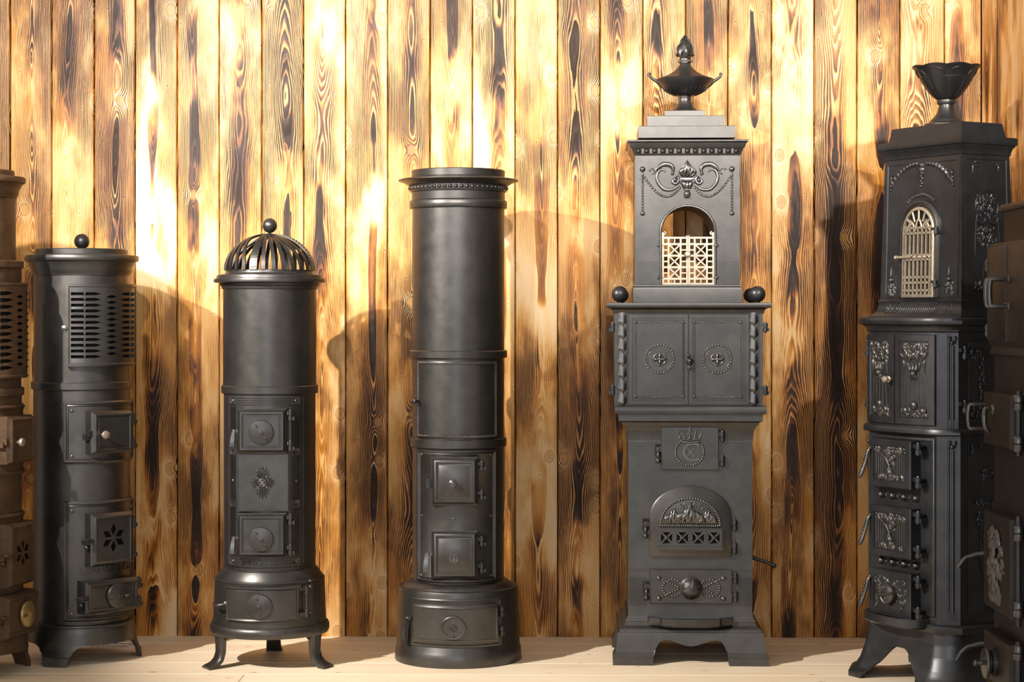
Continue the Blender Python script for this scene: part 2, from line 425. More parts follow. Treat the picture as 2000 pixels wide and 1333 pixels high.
# ------------------------------------------------------------------ the setting
YAW = rad(-0.9)
g = random.Random(5)
wall = structure('wall_back', (0, DW, 0), YAW)
EDGES = [-555, -472, -390, -307, -225, -143, -62, 20, 101, 184, 264, 346, 428, 511, 593, 675, 757, 840, 923, 1006, 1089, 1172, 1256, 1339, 1422, 1507, 1590, 1674, 1758, 1845, 1917]
BURN = {0: .6, 1: .5, 2: .7, 3: .45, 4: .62, 5: .66, 6: .28, 7: .42, 8: .42, 9: .45, 10: .3, 11: .36, 12: .5, 13: .4, 14: .36, 15: .36, 16: .55, 17: .5, 18: .52, 19: .42, 20: .42, 21: .40, 22: .62, 23: .55, 24: .40, 25: .55}
def plank_mesh(w, h, t, name='plank'):
    return MB().plate(rectp(-w/2, w/2, -0.02, h), [(0, -t), (0, -0.004), (0.0035, 0.0)], back=True)
def pos_on_wall(px):
    k = (px-1000)/F; c, s = math.cos(YAW), math.sin(YAW)
    return DW*k/(c-s*k)
for i in range(len(EDGES)-1):
    a, b = pos_on_wall(EDGES[i]), pos_on_wall(EDGES[i+1]); w = b-a-0.0035
    o = plank_mesh(w, 2.75, 0.022).build('plank', WOOD, wall, flat(0.0), smooth=False)
    o.location = ((a+b)/2, g.uniform(-0.0015, 0.0015), 0); o.color = (0.017+(((i-4)*0.6180339) % 1.0)*0.95, BURN[max(0, i-4)] if i >= 4 else 0.5, g.uniform(0.2, 0.8), 1)
bk = MB().box(pos_on_wall(-555), pos_on_wall(1925), -0.02, 2.75, -0.06, -0.024).build('backing_board', DARK, wall, flat(0.0), smooth=False)
XR = pos_on_wall(1917)
side = structure('wall_right', (XR*math.cos(YAW), DW+XR*math.sin(YAW), 0), rad(-90))
for i in range(5):
    w = 0.147
    o = plank_mesh(w-0.0035, 2.75, 0.022).build('plank', WOOD, side, flat(0.0), smooth=False)
    o.location = (0.003+w*(i+0.5), 0, 0); o.color = (0.3+((i*0.381966) % 1.0)*0.6, 0.40+0.12*((i*7) % 3-1), g.uniform(0.2, 0.8), 1)
MB().box(0, 0.74, -0.02, 2.75, -0.06, -0.024).build('backing_board', DARK, side, flat(0.0), smooth=False)

PANEL_GREY = plain('reflection_grey', (0.20, 0.19, 0.18), 0.9)
MB().box(0.745, 2.3, -0.02, 2.75, -0.06, -0.004).build('unseen_panel', PANEL_GREY, side, flat(0.0), smooth=False)  # unseen wall continuation, its grey picked for the reflection in the ornate stove
floor = structure('floor', (0, DW, 0), YAW)
joints = [0.02, -0.145, -0.350, -0.555, -0.770, -0.985, -1.19, -1.395, -1.60, -1.81]
for i in range(len(joints)-1):
    a, b = joints[i+1]+0.0012, joints[i]-0.0012
    for k, (x0, x1) in enumerate(((-3.2, -0.9+0.37*((i*5) % 4)), (-0.9+0.37*((i*5) % 4), 3.2))) if i >= 4 else enumerate(((-3.2, 3.2),)):
        m = MB().plate([(x0+0.001, (a-b)/2), (x1-0.001, (a-b)/2), (x1-0.001, (b-a)/2), (x0+0.001, (b-a)/2)], [(0, -0.03), (0, -0.0022), (0.0022, 0.0)], back=True)
        o = m.build('board', PINE, floor, ISO, smooth=False); o.location = (0, (a+b)/2, 0); o.color = ((i*0.37+k*0.19+0.11) % 1.0, 0.5, 0.5, 1)
MB().plate([(-3.2, -1.81), (3.2, -1.81), (3.2, 0.0), (-3.2, 0.0)], [(0, -0.12), (0, -0.031)], back=True).build('subfloor', DARK, floor, ISO, smooth=False)

# ------------------------------------------------------------------ shared stove parts
def turn(parent, name, prof, mat, seg=72, label=None):
    return MB().lathe(prof, seg, (0, 0), 'z').build(name, mat, parent, ISO, label)
def px2x(px, d): return (px-1000)*d/F
def frame_levels(w, t=0.006): return [(0, -0.004), (0, w), (0.004, w+t), (0.010, w+t), (0.013, w+t*0.4), (0.017, w+t*0.8), (0.021, w+t*0.3)]
def box_door(parent, m, u0, u1, v0, v1, wb, wf, mat, panel=True, lip=0.010, name='door'):
    """cast door standing proud of the stove: flared lip at the back, moulded edge, sunk or plain panel"""
    lv = [(-lip*0.15, wb), (0, wf-0.016), (lip*0.5, wf-0.013), (lip*0.9, wf-0.003), (lip*1.3, wf)]
    if panel: lv += [(lip*2.0, wf), (lip*2.3, wf-0.003), (lip*2.7, wf-0.003), (lip*2.9, wf-0.0015)]
    return MB().plate(rectp(u0, u1, v0, v1), lv, back=True).build(name, mat, parent, m)
def rosette(parent, m, u, v, r, w, mat, slots=True, ang=-0.9, name='air_rosette'):
    o = MB().lathe([(r, w), (r, w+0.006), (r*0.96, w+0.009), (r*0.5, w+0.0125), (r*0.18, w+0.0135), (r*0.17, w+0.017), (1e-5, w+0.0185)], 28, (u, v), 'w').build(name, mat, parent, m)
    if slots:
        k = MB()
        for a in (ang, ang+PI):
            k.leaf(u+math.cos(a)*r*0.45, v+math.sin(a)*r*0.45, a, r*0.42, r*0.2, 0.006, w+0.0095, n=4)
        k.build('finger_tab', mat, parent, m)
    return o
def lever(parent, m, u, v, w, L, mat, wd=0.009, name='latch'):
    """hanging tab latch with its keeper"""
    k = MB(); k.box(u-wd*0.5, u+wd*1.5, v-0.004, v+0.006, w-0.006, w+0.007)
    k.ball(u+wd*0.2, v+0.001, w+0.006, 0.006, 8)
    P = [(u, v, w+0.008), (u-0.002, v-L*0.3, w+0.013), (u-0.004, v-L*0.7, w+0.016), (u-0.004, v-L, w+0.015)]
    k.band(P, [(1, 0, 0)]*4, [(0, 0, 1)]*4, [wd*0.45, wd*0.55, wd*0.65, wd*0.75], 0.004)
    return k.build(name, mat, parent, m)
def rivets(parent, m, pts, r, mat, w=0.0):
    for u, v in pts: MB().ball(u, v, w, r, 10, True, 0.8).build('rivet', mat, parent, m)
def ring_prof(r, z0, z1, o, b=0.003): return [(r-0.01, z0), (r+o-b, z0), (r+o, z0+b), (r+o, z1-b), (r+o-b, z1), (r-0.01, z1)]

def rect(x0, x1, y0, y1): return [(x0, y0), (x1, y0), (x1, y1), (x0, y1)]
def lerp(tab, z):
    for (a, p), (b, q) in zip(tab, tab[1:]):
        if b <= z <= a: return p+(q-p)*(a-z)/(a-b) if a != b else q
    return tab[-1][1] if z < tab[-1][0] else tab[0][1]
def shell(plan, cols, prof, zb, th, rows=16):
    """flared apron with legs: plan corners, cols = list of t per edge, prof = (z, outset) from the top down, zb(edge, t) = height of the lower edge"""
    loop = []; low = []
    m = len(plan)
    for e in range(m):
        a, b = plan[e], plan[(e+1) % m]
        for t in cols[e]:
            loop.append((a[0]+(b[0]-a[0])*t, a[1]+(b[1]-a[1])*t)); low.append(zb(e, t))
    n = len(loop); top = prof[0][0]; vs = []; fs = []
    off = {}
    def offs(o):
        o = round(o, 5)
        if o not in off: off[o] = inset(loop, -o)
        return off[o]
    zr = sorted({round(p[0], 5) for p in prof} | {round(top*(1-r/rows), 5) for r in range(rows+1)}, reverse=True); rows = len(zr)-1
    for k in (0, 1):
        for i in range(n):
            for r in range(rows+1):
                z = max(zr[r], low[i]); p = offs(lerp(prof, z)-k*th)[i]; vs.append((p[0], p[1], z))
    R1 = rows+1; K = n*R1
    for i in range(n):
        j = (i+1) % n
        for r in range(rows):
            a, b = i*R1+r, j*R1+r
            fs.append([a, a+1, b+1, b]); fs.append([K+a, K+b, K+b+1, K+a+1])
        a, b = i*R1+rows, j*R1+rows; fs.append([a, K+a, K+b, b])
    return MB().add(vs, fs)

# ------------------------------------------------------------------ tall plain cylinder stove (middle)
def stove_tall():
    D = 6.96; s = D/F; X = px2x(895, D)
    t = thing('cylinder_stove', 'tallest plain round column stove with a flat rimmed cap, on a wide drum foot', 'stove', (X, D, 0), rad(-1.0))
    z = lambda py: H-(py-YH)*s
    R = 90.5*s; sf = (D-R)/F; zf = lambda py: H-(py-YH)*sf; uf = lambda px: (px-891.5)*sf
    arc = lambda px, RR=R: RR*math.asin(max(-0.98, min(0.98, uf(px)/RR)))
    turn(t, 'drum_foot', [(1e-5, 0), (123*s, 0), (124*s, 0.004), (122*s, z(1259)), (120*s, z(1256)), (117*s, z(1148)), (115.5*s, z(1143)), (111*s, z(1141)), (109*s, z(1143)), (107.5*s, z(1140)), (95*s, z(1131)), (90*s, z(1130))], IRON, 96)
    turn(t, 'lower_drum', [(89.5*s, z(1133)), (89.5*s, z(868))], IRON)
    turn(t, 'band', ring_prof(90*s, z(872), z(854), 4*s), IRON)
    turn(t, 'middle_drum', [(89.5*s, z(868)), (89.5*s, z(690))], IRON)
    turn(t, 'band', ring_prof(90*s, z(699), z(684), 5.5*s), IRON)
    turn(t, 'upper_drum', [(90*s, z(693)), (90*s, z(405))], IRON)
    turn(t, 'cap', [(89*s, z(409)), (94.5*s, z(408)), (95.5*s, z(405)), (95.5*s, z(395)), (94*s, z(393)), (91*s, z(392)), (91*s, z(377)), (94*s, z(376)), (95*s, z(373)), (95*s, z(364)), (99*s, z(363)), (103*s, z(360)), (110*s, z(357)), (116*s, z(355.5)), (117.5*s, z(354)), (117*s, z(352.5)), (112*s, z(351)), (95*s, z(349)), (91*s, z(347)), (91*s, z(335)), (89.5*s, z(333.5)), (86*s, z(333.5)), (85*s, z(338)), (1e-5, z(338))], IRON, 96)
    k = MB()
    for i in range(56):
        a = 2*PI*i/56; k.ball(a*95*s, z(369), -0.002, 4.1*s, 8)
        k.box((a+PI/56)*95*s-0.001, (a+PI/56)*95*s+0.001, z(373), z(365), -0.002, 0.003)
    k.build('egg_band', IRON, t, bent(95*s))
    M = bent(R)
    # oven door with rope border
    a0, a1, v0, v1 = arc(815), arc(968.5), zf(857), zf(706)
    d = MB().rplate(a0, a1, v0, v1, [(0, -0.004), (0, 0.004), (0.003, 0.006), (0.0115, 0.006), (0.0125, 0.0035)], 20).build('oven_door', IRON, t, M)
    i5 = 0.0068
    MB().rope([(a0+i5, v0+i5), (a1-i5, v0+i5), (a1-i5, v1-i5), (a0+i5, v1-i5)], 0.0062, 0.0034, 0.006).build('rope_border', STEEL_AND_LIT, d, M)
    MB().lathe([(0.004, 0), (0.004, 0.016), (0.009, 0.018), (0.0105, 0.023), (0.009, 0.028), (0.005, 0.031), (1e-5, 0.0315)], 14, (arc(818.5), zf(785)), 'w').build('knob', BLACK, d, M)
    # front plate with two box doors
    a0, a1, v0, v1 = arc(814), arc(968), zf(1140), zf(879)
    pl = MB().rplate(a0, a1, v0, v1, frame_levels(0.001, 0.006), 20).build('front_plate', IRON, t, M)
    rivets(pl, M, [(arc(824), zf(890)), (arc(957), zf(890)), (arc(824.5), zf(1010)), (arc(957), zf(1010)), (arc(823), zf(1128)), (arc(958), zf(1128)), (arc(887), zf(1014))], 0.0048, STEEL_AND_LIT, 0.003)
    sd = (D-R-0.02)/F; zd = lambda py: H-(py-YH)*sd; ud = lambda px: (px-891)*sd
    Mf = flat(R)
    for n, (y0, y1) in enumerate(((988, 894), (1133, 1038))):
        d = box_door(t, Mf, ud(842), ud(934.5), zd(y0), zd(y1), -0.024, 0.018, IRON)
        for yy in ((912, 969) if n == 0 else (1060, 1112)):
            MB().hinge(ud(941.5), zd(yy), -0.002, 0.0085, 0.030, 0.012).build('hinge', BLACK, d, Mf)
        if n == 0:
            MB().lathe([(0.0055, 0.014), (0.0055, 0.026), (0.0105, 0.030), (0.0135, 0.035), (0.0125, 0.041), (0.008, 0.043), (0.007, 0.0415), (0.004, 0.043), (1e-5, 0.043)], 18, (ud(885), zd(944)), 'w').build('knob', STEEL_AND_LIT, d, Mf)
            k = MB().box(ud(832), ud(841), zd(951), zd(947), -0.005, 0.008); k.box(ud(833), ud(838), zd(955), zd(936), 0.0, 0.010); k.build('latch', BLACK, d, Mf)
        else:
            lever(d, Mf, ud(834), zd(1084), 0.004, 0.062, STEEL_AND_LIT, 0.013)
            k = MB(); cu, cv = ud(887), zd(1086)
            for q in (-1, 0, 1): k.box(cu+q*0.0105-0.0035, cu+q*0.0105+0.0035, cv+0.002, cv+0.014-abs(q)*0.003, 0.014, 0.0195)
            k.box(cu-0.014, cu+0.014, cv-0.002, cv+0.005, 0.014, 0.0190)
            for q in range(3):
                P = [(cu-0.014+0.028*i/10, cv-0.007-q*0.006+0.002*math.sin(i*PI/2.5), 0.0165) for i in range(11)]; k.tube(P, 0.0020, 6)
            k.tube([(cu-0.016, cv+0.002, 0.0165), (cu-0.016, cv-0.012, 0.0165), (cu-0.010, cv-0.021, 0.0165), (cu, cv-0.025, 0.0165), (cu+0.010, cv-0.021, 0.0165), (cu+0.016, cv-0.012, 0.0165), (cu+0.016, cv+0.002, 0.0165)], 0.0016, 6)
            k.build('castle_and_waves_emblem', STEEL_AND_LIT, d, Mf)
    # ash door in the foot
    RB = 119.5*s; sb = (D-RB)/F; zb = lambda py: H-(py-YH)*sb; Mb = bent(RB); ab = lambda px: RB*math.asin((px-890)*sb/RB)
    fr = MB().rplate(ab(802), ab(978), zb(1266), zb(1172), [(0, -0.006), (0, 0.004), (0.003, 0.006), (0.007, 0.006), (0.009, 0.003)], 18).build('ash_door_frame', IRON, t, Mb)
    d = MB().rplate(ab(809), ab(969), zb(1257), zb(1183), [(0, -0.002), (-0.001, 0.013), (0.004, 0.017), (0.008, 0.019), (0.011, 0.019), (0.013, 0.0165), (0.016, 0.0165)], 18).build('ash_door', IRON, t, Mb)
    for yy in (1200, 1238): MB().hinge(ab(976.5), zb(yy), 0.008, 0.009, 0.032, 0.012).build('hinge', BLACK, d, Mb)
    lever(d, Mb, ab(799), zb(1214), 0.010, 0.078, STEEL_AND_LIT, 0.015)
    cu, cv = ab(886), zb(1226)
    k = MB().lathe([(0.041, 0.016), (0.041, 0.024), (0.038, 0.026), (0.034, 0.025), (0.033, 0.0215), (0.012, 0.0215), (0.0115, 0.024), (0.010, 0.026), (0.006, 0.026), (0.005, 0.022), (1e-5, 0.022)], 32, (cu, cv), 'w'); k.build('air_rosette', IRON, d, Mb)
    k = MB().leaf(cu, cv-0.022, -PI/2, 0.016, 0.009, 0.008, 0.022, n=4); k.box(cu-0.0012, cu+0.0012, cv+0.012, cv+0.031, 0.0215, 0.0225); k.build('finger_tab', STEEL_AND_LIT, d, Mb)
stove_tall()

# ------------------------------------------------------------------ domed stove
def stove_domed():
    D = 6.87; s = D/F; X = px2x(527, D)
    t = thing('domed_stove', 'round stove under a pierced openwork dome with a ball on top, on three curved legs', 'stove', (X, D, 0), rad(3.0))
    z = lambda py: H-(py-YH)*s
    R = 90*s; sf = (D-R)/F; zf = lambda py: H-(py-YH)*sf; uf = lambda px: (px-525)*sf
    arc = lambda px: R*math.asin(max(-0.98, min(0.98, uf(px)/R)))
    turn(t, 'upper_drum', [(90.5*s, z(762)), (90.5*s, z(556))], IRON)
    turn(t, 'band', ring_prof(90*s, z(768), z(752), 4*s), IRON)
    turn(t, 'lower_drum', [(89*s, z(1108)), (89*s, z(760))], IRON)
    turn(t, 'rim', [(90*s, z(566)), (93*s, z(565)), (94*s, z(560)), (97*s, z(558)), (98*s, z(554)), (103*s, z(553)), (108.5*s, z(552)), (109*s, z(549)), (108*s, z(545)), (104*s, z(544)), (103.5*s, z(541)), (102.5*s, z(538)), (98*s, z(536.5)), (88*s, z(535)), (86.5*s, z(533)), (86.5*s, z(528)), (80*s, z(528)), (80*s, z(540))], IRON, 96)
    # openwork dome
    zb, zt, ra = z(529), z(459.5), 86*s
    def pt(phi, th, o=0.0):
        r = ra*math.cos(th)+o*math.cos(th); h = zb+(zt-zb)*math.sin(th)+o*math.sin(th)
        return Vector((r*math.sin(phi), -r*math.cos(phi), h))
    dome = MB().lathe([(0.0135, zt-0.006), (0.020, zt-0.006), (0.020, zt-0.001), (0.012, zt+0.002), (0.0055, zt+0.004), (0.0045, zt+0.012), (1e-5, zt+0.013)], 20, (0, 0), 'z').build('dome_crown', IRON, t)
    def rib(phi0, hw, lean, wide=False):
        n = 12; P = []; S = []; O = []; W = []
        for i in range(n+1):
            th = (PI/2-0.12)*i/n; ph = phi0+lean*(i/n)**2
            p = pt(ph, th); q = pt(ph+0.01, th); o = pt(ph, th, 0.01)-p
            P.append(p); S.append((q-p).normalized()); O.append(o.normalized()); W.append(hw*(0.28+0.72*math.cos(th)**0.7))
        k = MB().band(P, S, O, W, 0.006)
        if wide:
            for i in range(13):
                th = 0.10+0.082*i; p = pt(phi0, th, 0.006); q = pt(phi0+0.01, th, 0.006); sd = (q-p).normalized(); wv = hw*0.72*(0.28+0.72*math.cos(th)**0.7)
                up = (pt(phi0, th+0.01, 0.006)-p).normalized()*0.0022; ou = (pt(phi0, th, 0.016)-p).normalized()
                k.band([p-sd*wv, p+sd*wv], [up.normalized()]*2, [ou]*2, 0.0022, 0.0024)
        return k
    base = rad(-17)
    for q in range(4):
        c = base+q*PI/2
        rib(c, 0.0135, 0, True).build('ladder_rib', IRON, t)
        for j in range(1, 7):
            ph = c+PI/2*j/7
            rib(ph, 0.0068, -(j/7)*0.9 if j > 3 else (-0.5*j/7)).build('rib', IRON, t)
    MB().lathe([(1e-5, 0)]+[(14.5*s*math.sin(PI*(0.06+0.94*i/14)), 14.5*s*(1-math.cos(PI*(0.06+0.94*i/14)))) for i in range(15)], 24, (0, 0), 'z').build('ball_finial', IRON, t, lambda p: (p[0], p[1], p[2]+z(455.5)))
    # foot drum, platform ring and legs
    turn(t, 'foot_drum', [(105*s, z(1216)), (110*s, z(1214)), (106.5*s, z(1131)), (107*s, z(1127)), (104.5*s, z(1124)), (103*s, z(1126)), (101.5*s, z(1121)), (93*s, z(1108)), (91.5*s, z(1106)), (88*s, z(1105))], IRON, 96)
    turn(t, 'platform_ring', [(1e-5, z(1230)), (108*s, z(1233)), (114*s, z(1232)), (116*s, z(1227)), (116*s, z(1219)), (114*s, z(1214)), (111.5*s, z(1212)), (110*s, z(1214)), (108*s, z(1217))], IRON, 96)
    for a in (60, -60, 180):
        P = [(0.172, z(1224)), (0.188, z(1234)), (0.192, 0.118), (0.190, 0.085), (0.190, 0.055), (0.198, 0.030), (0.214, 0.014), (0.240, 0.006), (0.246, 0.004)]
        W = [0.036, 0.036, 0.031, 0.027, 0.025, 0.026, 0.028, 0.030, 0.030]
        k = MB(); vs = []; fs = []
        T = [0.024, 0.024, 0.022, 0.021, 0.020, 0.020, 0.017, 0.012, 0.010]
        n = len(P)
        for i in range(n):
            dx = P[min(i+1, n-1)][0]-P[max(i-1, 0)][0]; dz = P[min(i+1, n-1)][1]-P[max(i-1, 0)][1]; l = math.hypot(dx, dz); nx, nz = -dz/l, dx/l
            for (q, o) in ((-1, 0), (1, 0), (1, 0.7), (0.72, 1), (-0.72, 1), (-1, 0.7)):
                zz = P[i][1]+(o-0.5)*T[i]*nz
                vs.append((q*W[i], -(P[i][0]+(o-0.5)*T[i]*nx), max(0.0, zz)))
        for i in range(n-1):
            for j in range(6): fs.append([i*6+j, i*6+(j+1) % 6, (i+1)*6+(j+1) % 6, (i+1)*6+j])
        fs += [[5, 4, 3, 2, 1, 0], [(n-1)*6+j for j in range(6)]]
        k.add(vs, fs); ca, sa = math.cos(rad(a)), math.sin(rad(a))
        k.build('leg', IRON, t, lambda p: (p[0]*ca-p[1]*sa, p[0]*sa+p[1]*ca, p[2]))
    # front plate
    M = bent(R-0.002); a0, a1, v0, v1 = arc(449), arc(596), zf(1110), zf(773)
    pl = MB().rplate(a0, a1, v0, v1, [(0, -0.004), (0, 0.005), (0.002, 0.007), (0.008, 0.007), (0.009, 0.005)], 20).build('front_plate', IRON, t, M)
    k = MB()
    zA, zB = zf(793), zf(1090)
    for side_ in (0, 1):
        e0, e1 = (arc(455), arc(465)) if side_ == 0 else (arc(572), arc(586))
        for seg0, seg1 in ((797, 878), (890, 980), (992, 1088)):
            for j in range(5):
                u = e0+(e1-e0)*(j+0.5)/5; k.box(u-0.0011, u+0.0011, zf(seg1), zf(seg0), 0.004, 0.0075)
        for yy in (784, 884, 986, 1099):
            k.rplate(e0-0.001, e1+0.001, zf(yy+7), zf(yy-7), [(0, 0.003), (0, 0.0075), (0.002, 0.0085), (0.004, 0.007)], 2)
    for j in range(4): k.rplate(arc(468), arc(570), zf(791-j*4.2), zf(789-j*4.2), [(0, 0.003), (0, 0.0085)], 12)
    for j in range(3): k.rplate(arc(468), arc(570), zf(1095+j*5), zf(1093+j*5), [(0, 0.003), (0, 0.0075)], 12)
    k.build('fluted_border', IRON, pl, M)
    rivets(pl, M, [(arc(460), zf(784)), (arc(579), zf(784)), (arc(460), zf(941)), (arc(580), zf(941)), (arc(460), zf(1099)), (arc(580), zf(1099))], 0.0062, STEEL_AND_LIT, 0.006)
    MB().text('MORSØ', 0.024, arc(519), zf(1101), 0.004, 0.0095, 0, 1.25).build('lettering', IRON, pl, M, 'raised name MORSØ')
    sd = (D-R-0.02)/F; zd = lambda py: H-(py-YH)*sd; ud = lambda px: (px-523)*sd; Mf = flat(R)
    pn = MB().rplate(ud(466), ud(566), zd(1000), zd(887), [(0, -0.02), (0, 0.010), (0.003, 0.010), (0.004, 0.008), (0.006, 0.008)]).build('centre_panel', IRON, t, Mf)
    k = MB(); cu, cv = ud(515.5), zd(944)
    for base_a, L0, n in ((PI/2, 0.052, 7), (-PI/2, 0.054, 7), (0, 0.040, 7), (PI, 0.040, 7)):
        for j in range(n):
            f = (j/(n-1)-0.5)*2; a = base_a+f*(0.62 if abs(math.sin(base_a)) > .5 else 0.60); L = L0*(1-0.38*abs(f)**1.5); r0 = 0.012
            k.leaf(cu+math.cos(a)*r0, cv+math.sin(a)*r0, a, L-r0+0.006, 0.0062, 0.005, 0.008, f*0.25, 5, 1.25)
            if base_a == PI/2: k.bead(cu+math.cos(a)*(L+0.002), cv+math.sin(a)*(L+0.002), 0.0034, 0.008, 1.3)
    for qa in (0.79, 2.36, 3.93, 5.5): k.scroll(cu+math.cos(qa)*0.022, cv+math.sin(qa)*0.024, 0.006, 0.9, qa, 0.0022, 0.010)
    k.ring(cu, cv, 0.0125, 0.0028, 0.011, 16); k.ring(cu, cv, 0.0065, 0.0018, 0.013, 12); k.ball(cu, cv, 0.010, 0.0035, 8)
    for q in range(4): k.tube([(cu, cv, 0.012), (cu+0.0125*math.cos(q*PI/2+.78), cv+0.0125*math.sin(q*PI/2+.78), 0.012)], 0.0014, 5)
    k.build('palmette_ornament', STEEL_AND_LIT, pn, Mf)
    for y0, y1, yc in ((886, 799, 845), (1090, 1003, 1054)):
        d = box_door(t, Mf, ud(466), ud(563), zd(y0), zd(y1), -0.02, 0.027, IRON, True, 0.009)
        rosette(d, Mf, ud(514), zd(yc), 24*sd, 0.023, IRON, True, -0.95)
        for yy in (y1+14, y0-14): MB().hinge(ud(570), zd(yy), 0.010, 0.0085, 0.034, 0.012).build('hinge', IRON, d, Mf)
        MB().lathe([(0.003, zd(y0-26)), (0.003, zd(y1+26))], 8, (ud(570), 0.010), 'v').build('hinge_pin', IRON, d, Mf)
        lever(d, Mf, ud(459.5), zd(yc-2), 0.006, 0.054, STEEL_AND_LIT, 0.011)
    # ash door on the foot drum
    RB = 108.5*s; sb = (D-RB)/F; zb2 = lambda py: H-(py-YH)*sb; Mb = bent(RB-0.002); ab = lambda px: RB*math.asin((px-525)*sb/RB)
    d = MB().rplate(ab(452), ab(584), zb2(1214), zb2(1149), [(0, -0.002), (-0.003, 0.012), (0.001, 0.016), (0.006, 0.014), (0.009, 0.016), (0.011, 0.016)], 18).build('ash_door', IRON, t, Mb)
    k = MB().rplate(ab(449), ab(588), zb2(1153), zb2(1145.5), [(0, -0.002), (0, 0.017), (0.003, 0.021)], 18); k.rplate(ab(452), ab(586), zb2(1215.5), zb2(1212), [(0, -0.002), (0, 0.012)], 18); k.build('door_moulding', IRON, d, Mb)
    rosette(d, Mb, ab(513.5), zb2(1184.5), 24*sb, 0.014, IRON, True, -1.45)
    k = MB().box(ab(585), ab(612), zb2(1206), zb2(1147), -0.004, 0.006); k.box(ab(584), ab(598), zb2(1157), zb2(1150), 0.004, 0.020); k.box(ab(584), ab(598), zb2(1208), zb2(1200), 0.004, 0.020)
    k.lathe([(0.006, zb2(1210)), (0.006, zb2(1194)), (0.0035, zb2(1193)), (0.0035, zb2(1166)), (0.006, zb2(1165)), (0.006, zb2(1149))], 10, (ab(597), 0.018), 'v')
    k.build('hinge_bracket', IRON, d, Mb)
    rivets(d, Mb, [(ab(608), zb2(1152)), (ab(608), zb2(1203)), (ab(608), zb2(1141))], 0.006, STEEL_AND_LIT, 0.005)
    k = MB().lathe([(0.009, 0.004), (0.009, 0.015), (0.006, 0.020), (1e-5, 0.022)], 12, (ab(450), zb2(1182)), 'w'); k.tube([(ab(450), zb2(1183), 0.020), (ab(446), zb2(1185), 0.034), (ab(438), zb2(1185), 0.036), (ab(433), zb2(1184), 0.030)], [0.005, 0.0045, 0.0038, 0.003], 8); k.build('hook_handle', STEEL_AND_LIT, d, Mb)
stove_domed()

